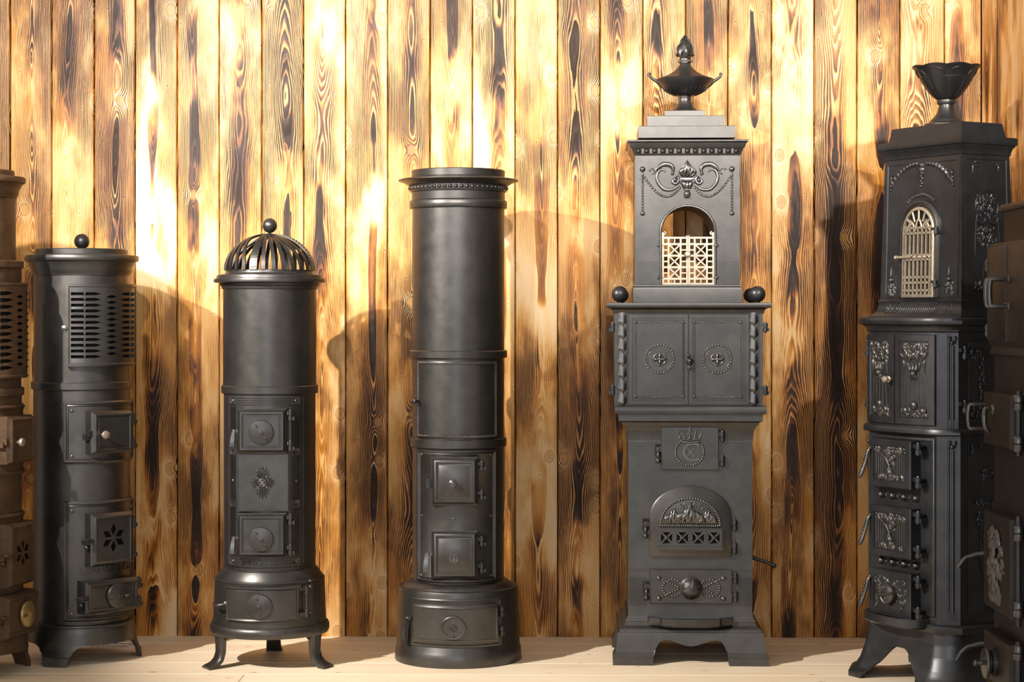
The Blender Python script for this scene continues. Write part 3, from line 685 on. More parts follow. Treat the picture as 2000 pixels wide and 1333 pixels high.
# ------------------------------------------------------------------ the two round stoves with pierced warming doors at the left
def stove_grille(cx, D, rz, label, mats, Y, tall):
    s = D/F; X = px2x(cx, D); body, doorm, fit, knob, disc = mats
    t = thing('round_stove', label, 'stove', (X, D, 0), rz)
    z = lambda py: H-(py-YH)*s
    k0 = 6.97/D; R = 0.1700; E_ = R*0.98
    ringz = z(Y['ring'])
    turn(t, 'lower_drum', [(R, z(Y['skirt']+6)), (R, ringz)], body)
    turn(t, 'band', ring_prof(R, ringz-0.014, ringz+0.014, 0.008), body)
    zt = z(Y['neck'])
    turn(t, 'upper_drum', [(R-0.002, ringz), (R-0.002, zt)], body)
    if tall:
        zc = z(Y['collar']); turn(t, 'band', ring_prof(R-0.004, zc-0.013, zc+0.013, 0.010), body)
        ru = R-0.020; zt2 = z(Y['neck2'])
        turn(t, 'chimney_drum', [(R-0.002, zc-0.005), (ru, zc), (ru, zt2)], body); zt = zt2
    else: ru = R-0.002
    a = zt
    turn(t, 'cap', [(ru-0.004, a-0.004), (ru+0.004, a-0.003), (ru+0.005, a+0.004), (ru+0.009, a+0.008), (ru+0.011, a+0.022), (ru+0.020, a+0.040), (ru+0.024, a+0.046), (ru+0.031, a+0.048), (ru+0.033, a+0.052), (ru+0.033, a+0.064), (ru+0.030, a+0.068), (ru-0.002, a+0.070), (ru-0.004, a+0.072), (ru-0.004, a+0.088), (ru-0.007, a+0.091), (1e-5, a+0.091)], body, 96)
    if not tall:
        MB().lathe([(1e-5, -0.003), (0.016, -0.003), (0.016, 0.002), (0.008, 0.004)]+[(0.0275*math.sin(PI*(0.1+0.9*i/14)), 0.0285-0.0275*math.cos(PI*(0.1+0.9*i/14))) for i in range(15)], 24, (0, 0), 'z').build('ball_finial', BLACK, t, lambda p: (p[0], p[1], p[2]+a+0.091))
    # skirt and legs
    zs = z(Y['skirt'])
    turn(t, 'base_ring', [(R-0.03, zs-0.012), (R+0.016, zs-0.012), (R+0.019, zs-0.008), (R+0.018, zs-0.003), (R+0.013, zs-0.001), (R-0.03, zs-0.001)], body, 96)
    NP = 180; za_ = zs-0.070
    def zlow(e, q):
        d = min(abs((e*2.0-a_+180) % 360-180) for a_ in (210, 330, 90))
        if d < 13.0: return 0.0
        f = min(1.0, (d-13.0)/20.0); return za_*(1-(1-f)**2.2)**0.5
    shell([(R*math.cos(2*PI*i/NP), R*math.sin(2*PI*i/NP)) for i in range(NP)], [[0]]*NP, [(zs-0.006, 0.014), (zs-0.03, 0.019), (zs-0.06, 0.022), (zs*0.5, 0.023), (0.055, 0.026), (0.032, 0.034), (0.030, 0.038), (0.0, 0.042)], zlow, 0.013, 22).build('footed_skirt', body, t)
    # pierced warming door
    Mg = bent(R); z0, z1 = z(Y['g1']), z(Y['g0']); hu = 0.148
    fr = MB()
    rows = 12; ph = (z1-z0-0.050)/rows; holes = []
    for i in range(rows):
        c = z0+0.025+ph*(i+0.5); h = ph*0.27
        for sg in (-1, 1):
            q = lambda a_, b_: (sg*a_, c+b_)
            pts = [q(0.132, -h), q(0.132, h), q(0.092, h), q(0.092, -h)]; pts2 = [q(0.086, -h), q(0.086, h), q(0.055, h), q(0.036, 0), q(0.055, -h)]
            for pp in (pts, pts2): holes.append(pp)
    for i in range(rows-1):
        c = z0+0.025+ph*(i+1); w_ = 0.021; h = ph*0.33
        holes.append([(-w_, c), (0, c-h), (w_, c), (0, c+h)])
    d = MB().holes(rectp(-hu, hu, z0, z1, 22), holes, 0.012, 0.019, 0.026).build('warming_door', doorm, t, Mg, 'pierced door of slots and diamonds')
    k = MB()
    lv = [(0, -0.004), (0, 0.012), (0.003, 0.0215), (0.009, 0.0215), (0.012, 0.0185)]
    n = 22
    k.plate(rectp(-hu, hu, z0, z1, n), lv, cap=False); k.build('door_rim', doorm, d, Mg)
    MB().rplate(-hu+0.01, hu-0.01, z0+0.01, z1-0.01, [(0, 0.0), (0, 0.004)], 22).build('shade_backing', DARK, d, Mg)  # near-black sheet, shade behind the slots put into its colour
    k = MB()
    for i in range(rows):
        c = z0+0.025+ph*(i+0.5)
        for u in (-0.089, 0.089): k.ball(u, c, 0.019, 0.0042, 7)
    k.build('grille_pins', fit, d, Mg)
    for vv in (z1-0.035, z0+0.025): MB().hinge(hu+0.008, vv, 0.014, 0.008, 0.030, 0.010).build('hinge', fit, d, Mg)
    MB().lathe([(0.005, 0.0), (0.005, 0.018), (0.009, 0.022), (0.009, 0.028), (1e-5, 0.031)], 12, (-hu-0.004, (z0+z1)/2-0.01), 'w').build('knob', STEEL_AND_LIT, d, Mg)
    # plates and doors
    Mp = bent(R); pu = 0.161
    for (pa, pb) in ((Y['p0'], Y['p1']), (Y['q0'], Y['q1'])):
        pl = MB().rplate(-pu, pu, z(pb), z(pa), [(0, -0.004), (0, 0.006), (0.006, 0.011), (0.010, 0.011), (0.013, 0.007), (0.016, 0.008), (0.019, 0.005)], 20).build('front_plate', body, t, Mp)
        rivets(pl, Mp, [(u, v) for u in (-pu+0.03, pu-0.03) for v in (z(pa)-0.033, z(pb)+0.026)], 0.006, STEEL_AND_LIT, 0.005)
        if (pa, pb) == (Y['q0'], Y['q1']) and not tall:
            MB().text('L.LANGE & Co', 0.030, 0.0, z(1104), 0.004, 0.0085, 0, 1.12).build('lettering', body, pl, Mp, 'raised foundry lettering')
        elif not tall:
            k = MB()
            for q in range(6): k.box(-0.030+q*0.012, -0.027+q*0.012, z(893), z(886)-0.002*(q % 3), 0.004, 0.0075)
            k.build('cast_mark', body, pl, Mp)
    Mf = flat(R)
    sd = (D-R*0.75)/F; zd = lambda py: H-(py-YH)*sd
    def drop(d, u, v, w):
        k = MB(); k.box(u-0.004, u+0.012, v-0.011, v+0.002, w-0.02, w+0.012)
        k.tube([(u+0.012, v+0.006, w+0.012), (u-0.004, v+0.008, w+0.028), (u-0.022, v+0.010, w+0.034), (u-0.034, v+0.012, w+0.034)], [0.006, 0.0072, 0.006, 0.004], 8)
        k.ball(u+0.010, v+0.005, w+0.018, 0.009, 10); k.ball(u, v-0.020, w+0.004, 0.009, 10)
        k.build('latch', fit, d, Mf)
    d = box_door(t, Mf, -0.084, 0.084, zd(Y['d1']), zd(Y['d0']), -0.032, 0.032, doorm, True, 0.008)
    MB().lathe([(0.0055, 0.028), (0.0055, 0.042), (0.012, 0.044), (0.015, 0.049), (0.013, 0.056), (1e-5, 0.059)], 16, (-0.046, zd((Y['d0']+Y['d1'])/2+4)), 'w').build('knob', knob, d, Mf)
    k = MB().box(-0.100, -0.083, zd((Y['d0']+Y['d1'])/2+14), zd((Y['d0']+Y['d1'])/2+3), -0.012, 0.010); k.box(-0.094, -0.076, zd((Y['d0']+Y['d1'])/2+8), zd((Y['d0']+Y['d1'])/2-4), 0.006, 0.020); k.build('latch', fit, d, Mf)
    def hinges(d, ya, yb, u):
        for f in (0.22, 0.80): MB().hinge(u+0.013, zd(ya+(yb-ya)*f), 0.006, 0.0095, 0.036, 0.016).build('hinge', fit, d, Mf)
    hinges(d, Y['d0'], Y['d1'], 0.084)
    v0, v1 = zd(Y['s1']), zd(Y['s0']); cv = (v0+v1)/2+0.004
    holes = []
    for i in range(6):
        a = PI/2+i*PI/3; r1, r2, rm, hw = 0.008, 0.051, 0.030, 0.0125
        c, q = math.cos(a), math.sin(a)
        holes.append([(c*r1, cv+q*r1), (c*rm+q*hw, cv+q*rm-c*hw), (c*r2, cv+q*r2), (c*rm-q*hw, cv+q*rm+c*hw)])
    k = MB().holes(rectp(-0.070, 0.070, v0+0.016, v1-0.016), holes, 0.024, 0.030)
    k.plate(rectp(-0.086, 0.086, v0, v1), [(-0.001, -0.036), (0, 0.016), (0.004, 0.020), (0.008, 0.029), (0.012, 0.032), (0.016, 0.032), (0.0185, 0.0295)], cap=False)
    d = k.build('star_door', doorm, t, Mf, 'door pierced with a six-pointed star')
    MB().box(-0.078, 0.078, v0+0.006, v1-0.006, -0.03, 0.006).build('shade_backing', DARK, d, Mf)  # painted shade seen through the star
    hinges(d, Y['s0'], Y['s1'], 0.086); drop(d, -0.097, zd((Y['s0']+Y['s1'])/2+2), 0.004)
    d = box_door(t, Mf, -0.108, 0.108, zd(Y['a1']), zd(Y['a0']), -0.055, 0.034, doorm, True, 0.008, 'ash_door')
    for f in (0.22, 0.80): MB().hinge(0.108+0.013, zd(Y['a0']+(Y['a1']-Y['a0'])*f), 0.006, 0.0095, 0.034, 0.016).build('hinge', fit, d, Mf)
    drop(d, -0.119, zd((Y['a0']+Y['a1'])/2+2), 0.004)
    rosette(d, Mf, 0.012, zd((Y['a0']+Y['a1'])/2), 0.045, 0.036, disc, False)
    k = MB()
    for q in (-0.030, 0.0, 0.030): k.ball(0.012+q, zd((Y['a0']+Y['a1'])/2)-0.002, 0.047, 0.0062, 8); k.tube([(0.012+q, zd((Y['a0']+Y['a1'])/2), 0.044), (0.020+q, zd((Y['a0']+Y['a1'])/2)+0.001, 0.053)], [0.0045, 0.003], 6)
    k.build('finger_tab', fit, d, Mf)
    return t
stove_grille(160, 6.97, rad(45.5), 'shorter dark round stove with a ball on its flat lid, left of the domed stove', (IRON, IRON, BLACK, NICKEL, IRON),
             dict(skirt=1207, ring=752, neck=537, g0=556, g1=714, p0=780, p1=899, q0=971, q1=1200, d0=803, d1=885, s0=1002, s1=1104, a0=1132, a1=1195), False)
stove_grille(-57, 6.68, rad(75), 'rust-brown round stove cut off by the left edge of the picture', (RUST, RUST, RUST, NICKEL, BRASS),
             dict(skirt=1228, ring=765, neck=512, collar=517, neck2=385, g0=553, g1=738, p0=790, p1=925, q0=1000, q1=1235, d0=815, d1=908, s0=1026, s1=1150, a0=1165, a1=1250), True)

# sheet of paper on the stage under the dark round stove
pp = thing('paper_sheet', 'white printed sheet lying on the boards under the shorter dark round stove', 'paper', (px2x(212, 7.20), 7.20, 0.0), rad(-14))
MB().plate([(-0.12, -0.085), (0.12, -0.085), (0.12, 0.085), (-0.12, 0.085)], [(0, 0.0004), (0, 0.0014)], back=True).build('sheet', PAPER, pp, ISO, smooth=False)
k = MB(); g = random.Random(3)
for row, (yy, h_, x0, x1) in enumerate(((0.045, 0.012, -0.05, 0.06), (0.018, 0.004, -0.09, 0.08), (0.006, 0.004, -0.09, 0.085), (-0.006, 0.004, -0.09, 0.07), (-0.018, 0.004, -0.09, 0.08), (-0.036, 0.004, -0.09, 0.03))):
    x = x0
    while x < x1:
        l = g.uniform(0.008, 0.022) if row else g.uniform(0.02, 0.045); k.plate([(x, yy), (x+l, yy), (x+l, yy+h_), (x, yy+h_)], [(0, 0.0014), (0, 0.0018)]); x += l+0.005
k.build('print', INK, pp, ISO, smooth=False)

# ------------------------------------------------------------------ square-plan stoves
def pull(d, m, u, v, w, L, mat):
    """drop pull: square flower boss, leaf-shaped handle, ball end"""
    k = MB().box(u-0.008, u+0.010, v-0.006, v+0.010, w-0.008, w+0.004); k.ball(u, v+0.002, w+0.006, 0.0045, 8)
    for q in range(4): k.leaf(u, v+0.002, q*PI/2+0.78, 0.009, 0.005, 0.003, w+0.004, n=3)
    k.leaf(u, v-0.004, -PI/2-0.10, L*0.72, 0.017, 0.009, w+0.006, 0.2, 6, 0.9); k.ball(u-0.001, v-L*0.78, w+0.008, 0.0105, 12); k.ball(u-0.001, v-L*0.78, w+0.017, 0.005, 8)
    return k.build('drop_pull', mat, d, m)

RZ4 = rad(-2.5)
def stove_urn():
    D0 = 7.04; X = px2x(1346, 6.85)
    t = thing('tower_stove', 'tall square stove with an arched opening behind cream latticed gates and a crowned monogram door', 'stove', (X+0.012, D0, 0), RZ4)
    U = lambda px, d=6.85: (px-1000)*d/F-X
    Z = lambda py, d=6.85: H-(py-YH)*d/F
    Y = lambda d: d-D0
    # base with cut-out apron
    hw = 0.2175; plan = rect(-hw, hw, -0.19, 0.19)
    ft = [0, .05, .10, .15, .18, .192, .198, .205, .215, .23, .25, .27, .30, .35, .40, .45, .5]
    ft = ft+[1-q for q in ft[-2:0:-1]]
    def zb(e, q):
        a = abs(q*2-1)
        if a > 0.605: return 0.0
        if a > 0.42: f = (0.605-a)/0.185; return 0.088*math.sqrt(max(0, 1-(1-f)**2))
        return 0.066+0.022*(0.5-0.5*math.cos(PI*a/0.42))
    prof = [(0.1640, .004), (.1555, .005), (.1550, .009), (.1500, .010), (.1450, .0085), (.1330, .014), (.1220, .030), (.1130, .033), (.1125, .037), (.104, .038), (.047, .043), (.035, .049), (.027, .0535), (.0265, .055), (0, .055)]
    shell(plan, [ft]*4, prof, zb, 0.022, 26).build('footed_base', IRON, t)
    stack(plan, [(-0.012, 0.10), (-0.012, 0.16)]).build('ash_pan_floor', BLACK, t)
    # lower body with cove corbel
    zc = lambda py: Z(py, 6.85)
    stack(plan, [(0, zc(1207)), (0.002, zc(1207)), (0.0, zc(1195)), (0.0, zc(863)), (0.002, zc(862)), (0.002, zc(858)), (0.0025, zc(856)), (0.003, zc(850)), (0.006, zc(842)), (0.012, zc(834)), (0.022, zc(828)), (0.024, zc(825)), (0.026, zc(824)), (0.034, zc(822)), (0.034, zc(809)), (0.046, zc(808)), (0.047, zc(807)), (0.047, zc(795)), (0.045, zc(793.5))]).build('firebox', IRON, t)
    Ml = flat(0.19)
    k = MB()
    for a, b in ((1228, 1262), (1440, 1465)):
        u = U(a)
        while u < U(b): k.box(u-0.0011, u+0.0011, zc(1184), zc(1129), -0.001, 0.0025); u += 0.0048
    k.box(-hw+0.002, hw-0.002, zc(1116), zc(1114), -0.001, 0.002)
    k.build('fluting', IRON, t, Ml)
    k = MB().box(-hw, hw, zc(863.5), zc(862), -0.001, 0.003)
    for i in range(60): k.bead(-hw+0.004+i*(2*hw-0.008)/59, zc(862.7), 0.0022, 0.001)
    k.build('bead_moulding', STEEL_AND_LIT, t, Ml)
    # oven box
    do = 6.83; zo = lambda py: Z(py, do); uo = lambda px: U(px, do)
    x0, x1 = uo(1199), uo(1488); ov = rect(x0, x1, Y(do), 0.205)
    stack(ov, [(0, zo(793.5)), (0, zo(611))]).build('oven_box', IRON, t)
    stack(ov, [(0.002, zo(613)), (0.004, zo(611)), (0.006, zo(606)), (0.012, zo(603)), (0.020, zo(602)), (0.026, zo(601)), (0.028, zo(599)), (0.028, zo(593)), (0.026, zo(591.5))]).build('top_ledge', IRON, t)
    Mo = flat(-Y(do))
    for a in (1206, 1462):
        pil = MB().rplate(uo(a), uo(a+18), zo(792), zo(614), [(0, -0.002), (0, 0.003), (0.001, 0.004), (0.003, 0.004), (0.004, 0.003)]).build('pilaster', IRON, t, Mo)
        for i in range(7):
            v = zo(634+i*26.2); c = uo(a+9)
            t0, t1, hw_ = v-0.008, v+0.048, 0.0165
            k = MB().add([(c, t0, 0.009), (c, t0, 0.002), (c-hw_, t0+0.020, 0.0035), (c+hw_, t0+0.020, 0.0035), (c-hw_*0.9, t1, 0.0022), (c+hw_*0.9, t1, 0.0022), (c, t1, 0.0035), (c, t0+0.016, 0.0105), (c-hw_*0.55, t0+0.013, 0.0068), (c+hw_*0.55, t0+0.013, 0.0068), (c-hw_, t0+0.020, 0.001), (c+hw_, t0+0.020, 0.001)],
                          [[0, 7, 8], [0, 9, 7], [8, 7, 6, 4, 2], [7, 9, 3, 5, 6], [1, 0, 8, 2, 10], [1, 11, 3, 9, 0]])
            k.build('leaf', STEEL_AND_LIT, pil, Mo)
    for n, (a, b, ra, rb) in enumerate(((1226, 1342.6, 1238, 1335), (1343.4, 1461, 1352.5, 1446.5))):
        d = MB().rplate(uo(a), uo(b), zo(791), zo(614.5), [(0, 0), (0, 0.005), (0.001, 0.006), (0.0135, 0.006), (0.0145, 0.004), (0.020, 0.004), (0.021, 0.0055)], 1).build('oven_door', IRON, t, Mo)
        p0, p1, q0, q1 = uo(ra)+0.004, uo(rb)-0.004, zo(775), zo(630)
        k = MB().rope([(p0, q0), (p1, q0), (p1, q1), (p0, q1)], 0.0060, 0.0036, 0.0055)
        for p in ((p0, q0), (p1, q0), (p1, q1), (p0, q1)): k.bead(p[0], p[1], 0.0055, 0.006, 1.2)
        k.build('rope_border', STEEL_AND_LIT, d, Mo)
        cu, cv = uo(1287 if n == 0 else 1399), zo(702)
        k = MB().beads([(cu+0.0495*math.cos(i*2*PI/30), cv+0.0495*math.sin(i*2*PI/30)) for i in range(30)], 0.0045, 0.0055); k.ring(cu, cv, 0.042, 0.0012, 0.006, 30)
        k.build('bead_circle', STEEL_AND_LIT, d, Mo)
        k = MB(); k.ring(cu, cv, 0.0215, 0.0035, 0.006, 24)
        for q in range(4): a2 = q*PI/2; k.leaf(cu-math.cos(a2)*0.006, cv-math.sin(a2)*0.006, a2, 0.0335, 0.0155, 0.011, 0.006, 0, 6, 0.95)
        k.ball(cu, cv, 0.008, 0.009, 10, True, 0.9); k.build('cross_rosette', STEEL_AND_LIT, d, Mo)
        for yy in (640, 763):
            if n == 0: MB().hinge(uo(1195.5), zo(yy), -0.004, 0.0085, 0.030, -0.02).build('hinge', BLACK, d, Mo)
            else: MB().hinge(uo(1493), zo(yy), -0.004, 0.0085, 0.030, 0.02).build('hinge', BLACK, d, Mo)
    cu, cv = uo(1345), zo(707)
    k = MB().leaf(cu, cv+0.017, -PI/2, 0.036, 0.028, 0.024, 0.008, 0, 7, 0.8); k.ball(cu-0.004, cv+0.022, 0.012, 0.007, 10); k.scroll(cu+0.002, cv-0.022, 0.008, 0.9, 1.2, 0.005, 0.014); k.ball(cu, cv, 0.022, 0.008, 10); k.build('turn_handle', IRON, t, Mo)
    for px, py, d in ((1208, 576, 6.86), (1476.5, 574.5, 6.86), (1455.5, 573.5, 7.22), (1203, 573.5, 7.22)):
        r = 0.0290 if d < 7 else 0.0275; zz = Z(592, 6.83)
        MB().lathe([(1e-5, 0), (0.010, 0.0), (0.010, 0.003)]+[(r*math.sin(PI*(0.08+0.92*i/14)), 0.002+r-r*math.cos(PI*(0.08+0.92*i/14))) for i in range(15)], 24, (0, 0), 'z').build('iron_ball', BLACK, t, lambda p: (p[0]+(px-1000)*d/F-X, p[1]+d-D0, p[2]+zz))
    # upper tower
    dt = 6.90; zt = lambda py: Z(py, dt); ut = lambda px: U(px, dt)
    tx0, tx1, ty0, ty1 = ut(1237.5), ut(1441), Y(dt), 0.20
    pb = zt(591)
    stack(rect(tx0, tx1, ty0, ty1), [(0.007, zt(592)), (0.007, zt(566)), (0.0055, zt(562)), (0.003, zt(561)), (0.004, zt(559)), (0.003, zt(557)), (0.0, zt(556))]).build('tower_plinth', IRON, t)
    oa = archp(ut(1287.5), ut(1393), zt(556.5), zt(455), zt(402.5), 20)
    body = [(tx0, zt(557)), (tx1, zt(557)), (tx1, zt(302)), (tx0, zt(302))]
    body2 = [(tx0, zt(557)), (oa[0][0], zt(557)), oa[0]]+[oa[i] for i in range(len(oa)-1, 1, -1)]+[oa[1], (oa[1][0], zt(557)), (tx1, zt(557)), (tx1, zt(302)), (tx0, zt(302))]
    Mt = flat(-ty0)
    hole = [(p[0], p[1]+0.001) for p in oa]
    tw = MB().holes(body, [hole], -0.012, 0.0).build('tower_front', IRON, t, Mt)
    MB().holes(body, [hole], -(ty1-ty0), -(ty1-ty0)+0.012).build('tower_back', IRON, t, Mt)
    for xa, xb in ((tx0, tx0+0.012), (tx1-0.012, tx1)): stack(rect(xa, xb, ty0+0.012, ty1-0.012), [(0, zt(557)), (0, zt(302))]).build('tower_side', IRON, t)
    lin = archp(ut(1287.5)-0.004, ut(1393)+0.004, zt(556.5), zt(455), zt(402.5)+0.004, 20)
    MB().plate(lin, [(0, -0.011), (0, -(ty1-ty0)+0.011), (0.003, -(ty1-ty0)+0.011), (0.003, -0.011), (0, -0.011)], cap=False).build('arch_lining', BLACK, t, Mt)
    k = MB(); tr = archp(ut(1287), ut(1393.5), zt(557), zt(455), zt(402), 30)
    k.tube([(p[0], p[1], 0.002) for p in tr[1:]+[tr[0]]], 0.0042, 8)
    tr2 = inset(archp(ut(1287), ut(1393.5), zt(557), zt(455), zt(402), 44), -0.004)
    k.rope(tr2[1:]+[tr2[0]], 0.0058, 0.0024, 0.001, 0.7, False)
    k.build('arch_trim', STEEL_AND_LIT, tw, Mt)
    for a, b in ((1240.5, 1281), (1399, 1440)):
        u = ut(a); k = MB()
        while u < ut(b): k.box(u-0.0012, u+0.0012, zt(555.5), zt(511), -0.001, 0.0022); u += 0.0048
        k.box(ut(a)-0.002, ut(b)+0.001, zt(511), zt(509.8), -0.001, 0.002)
        k.build('fluting', IRON, tw, Mt)
    # relief: torch, flame, scrolls and bead garlands
    k = MB(); cu = ut(1339)
    k.flame(cu, zt(347), zt(308)-zt(347), 0.060, 0.0, 4, 7, 0.012)
    k.lathe([(0.034, 0.0), (0.036, 0.004), (0.033, 0.009), (1e-5, 0.010)], 20, (cu, 0), 'w'); k.v[-80:] = [(p[0], zt(351)+(p[1])*0.16, p[2]) for p in k.v[-80:]]
    k.leaf(cu-0.014, zt(352), -PI/2+0.22, 0.044, 0.022, 0.012, 0, 0, 5, 0.6); k.leaf(cu+0.014, zt(352), -PI/2-0.22, 0.044, 0.022, 0.012, 0, 0, 5, 0.6); k.leaf(cu, zt(352), -PI/2, 0.050, 0.022, 0.014, 0, 0, 5, 0.6)
    k.tube([(cu-0.009, zt(371), 0.008), (cu+0.009, zt(371), 0.008)], 0.0035, 6); k.ball(cu, zt(379), 0.004, 0.0125, 12)
    for q in range(4): k.leaf(cu, zt(379), -PI/2+(q-1.5)*0.5, 0.018, 0.008, 0.006, 0.009, n=4)
    for sg in (-1, 1):
        k.scroll(cu+sg*0.044, zt(353), 0.016, 1.1, PI/2+sg*0.3, 0.0062, 0.005, sg, (cu+sg*0.012, zt(362), 0.004))
        P = [(cu+sg*x_, zt(y_), 0.003) for x_, y_ in ((0.028, 361), (0.050, 370), (0.080, 370), (0.102, 358), (0.108, 345), (0.100, 334), (0.086, 331), (0.074, 336))]
        k.tube(P, [0.003, 0.005, 0.006, 0.006, 0.0055, 0.005, 0.004, 0.003], 8, flatten=0.8)
        P = [(cu+sg*x_, zt(y_), 0.004) for x_, y_ in ((0.052, 340), (0.050, 329), (0.062, 322), (0.084, 321), (0.100, 326), (0.114, 334))]
        k.tube(P, [0.003, 0.007, 0.0085, 0.0085, 0.007, 0.003], 8, flatten=0.7); k.ball(cu+sg*0.052, zt(339), 0.004, 0.006, 8)
        k.leaf(cu+sg*0.112, zt(334), (0 if sg > 0 else PI)+sg*0.6, 0.020, 0.008, 0.006, 0); k.leaf(cu+sg*0.112, zt(336), (0 if sg > 0 else PI)-sg*0.6, 0.020, 0.008, 0.006, 0); k.scroll(cu+sg*0.134, zt(331), 0.006, 0.8, 0, 0.002, 0.003, sg)
    k.build('torch_and_scroll_relief', STEEL_AND_LIT, tw, Mt)
    for sg in (-1, 1):
        ux = cu+sg*(0.158); k = MB()
        k.bead(ux, zt(330.5), 0.0105, 0, 1.0); k.bead(ux, zt(417), 0.0088, 0, 1.0)
        for i in range(14): k.bead(ux, zt(339+i*5.4), 0.0047, 0, 1.0)
        for i in range(20):
            q = i/19; uu = ux+sg*-1*(q*0.132); vv = zt(341+(384-341)*math.sin(PI*q*0.78)/1.0-(6 if q > .8 else 0)*(q-.8)); k.bead(uu, vv, 0.0050, 0, 0.9)
        k.build('bead_garland', STEEL_AND_LIT, tw, Mt)
    # gates
    dg = dt; gz0, gz1 = zt(557), zt(463)
    for n, (a, b) in enumerate(((1290, 1340.3), (1341, 1391.5))):
        ua, ub = ut(a), ut(b); k = MB(); w0, w1 = -0.006, 0.0; bw = 0.0032
        cols = [ua+bw, ua+(ub-ua)*0.25, ua+(ub-ua)*0.72, ub-bw]
        rws = [gz0+0.004, gz0+(gz1-gz0)*0.13, gz0+(gz1-gz0)*0.37, gz0+(gz1-gz0)*0.61, gz0+(gz1-gz0)*0.85, gz1-0.003]
        for c in cols: k.box(c-bw, c+bw, gz0, gz1, w0, w1)
        for r in rws: k.box(ua, ub, r-0.0034, r+0.0034, w0, w1+0.0004)
        mid = (cols[1]+cols[2])/2
        for r in (rws[0], rws[4]): k.box(mid-0.0022, mid+0.0022, r, r+(rws[1]-rws[0]), w0, w1-0.0004)
        for j in range(1, 4):
            m2 = (rws[j]+rws[j+1])/2
            for c0, c1 in ((cols[0], cols[1]), (cols[2], cols[3])): k.box(c0, c1, m2-0.0024, m2+0.0024, w0, w1-0.0004)
            for p, q in (((cols[1], rws[j]), (cols[2], rws[j+1])), ((cols[1], rws[j+1]), (cols[2], rws[j]))):
                dv = Vector((q[0]-p[0], q[1]-p[1], 0)).normalized(); nv = Vector((-dv.y, dv.x, 0))
                k.band([(p[0], p[1], w0), (q[0], q[1], w0)], [nv]*2, [(0, 0, 1)]*2, 0.0024, 0.0056)
        oc = ua+bw if n == 0 else ub-bw; sg = 1 if n == 0 else -1
        k.box(oc-bw*1.2, oc+bw*1.2, gz1-0.004, gz1+0.016, w0, w1); k.scroll(oc+sg*0.005, gz1+0.012, 0.007, 0.9, PI/2, 0.003, -0.003, -sg)
        ic = ub-bw if n == 0 else ua+bw; k.ball(ic, gz1+0.002, -0.003, 0.005, 8)
        gt = k.build('gate_leaf', NICKEL, t, Mt, 'cream-coloured latticed gate leaf')
        for vv in (zt(479.5), zt(542.5)): 
            h = MB(); ue = ut(1283.5) if n == 0 else ut(1397); h.ball(ue, vv, 0.002, 0.0062, 10); h.box(min(ue, oc), max(ue, oc), vv-0.0025, vv+0.0025, -0.002, 0.003); h.build('hinge', STEEL_AND_LIT, gt, Mt)
    MB().lathe([(0.004, -0.004), (0.004, 0.008), (0.010, 0.011), (0.0115, 0.016), (0.008, 0.021), (1e-5, 0.022)], 14, (ut(1339.5), zt(497)), 'w').build('knob', NICKEL, gt, Mt)
    # cornice and stepped top
    cor = rect(tx0, tx1, ty0, ty1)
    stack(cor, [(0, zt(304)), (0.003, zt(303)), (0.004, zt(301)), (0.006, zt(300)), (0.012, zt(291)), (0.014, zt(290)), (0.018, zt(288)), (0.022, zt(280)), (0.028, zt(278)), (0.030, zt(277)), (0.030, zt(275)), (0.028, zt(274))]).build('cornice', IRON, t)
    k = MB(); Mc = flat(-ty0+0.009)
    for i in range(13):
        u = tx0+0.012+(tx1-tx0-0.024)*i/12; k.ball(u, zt(295.5), 0.0, 0.0078, 10, False); 
        if i < 12:
            uu = u+(tx1-tx0-0.024)/24
            for q in (-0.003, 0.0, 0.003): k.box(uu+q-0.001, uu+q+0.001, zt(300), zt(291), -0.006, 0.003)
    k.build('egg_and_dart_band', IRON, t, Mc)
    for (a, b, y0, y1) in ((1244, 1433, 275, 252), (1262, 1412.5, 253, 231), (1297, 1377, 232, 217)):
        hx = (ut(b)-ut(a))/2; cxm = (ut(b)+ut(a))/2; hy = min(hx, (ty1-ty0)/2-0.006 if hx > 0.1 else hx*0.9); cym = (ty0+ty1)/2
        stack(rect(cxm-hx, cxm+hx, cym-hy, cym+hy), [(0.0, Z(y0, 7.03)), (0, Z(y1, 7.03)-0.0015), (-0.0015, Z(y1, 7.03))]).build('stepped_block', IRON, t)
    ua, ub = ut(1339), (ty0+ty1)/2; urn_at = (X+0.012+ua*math.cos(RZ4)-ub*math.sin(RZ4), D0+ua*math.sin(RZ4)+ub*math.cos(RZ4), Z(217, 7.03))
    # crown door
    d = MB().plate(rectp(U(1289), U(1401), zc(918), zc(834)), [(0, -0.004), (0, 0.012), (0.002, 0.014)], back=True).build('fuel_door', IRON, t, Ml)
    w = 0.014
    k = MB(); cu, cv = U(1345), zc(883)
    k.beads([(cu+0.0495*math.cos(i*2*PI/34), cv+0.0475*math.sin(i*2*PI/34)) for i in range(34)], 0.0046, w)
    k.build('bead_circle', STEEL_AND_LIT, d, Ml)
    k = MB(); k.text('C', 0.096, cu+0.003, cv-0.003, w-0.002, w+0.005); k.text('X', 0.046, cu+0.003, cv-0.003, w-0.002, w+0.004); k.build('monogram', STEEL_AND_LIT, d, Ml, 'raised letters C and X')
    k = MB(); cv = zc(861); 
    k.tube([(cu-0.031, cv-0.002, w+0.004), (cu, cv-0.006, w+0.006), (cu+0.031, cv-0.002, w+0.004)], 0.0045, 8); k.tube([(cu-0.033, cv+0.006, w+0.004), (cu, cv+0.002, w+0.006), (cu+0.033, cv+0.006, w+0.004)], 0.003, 8)
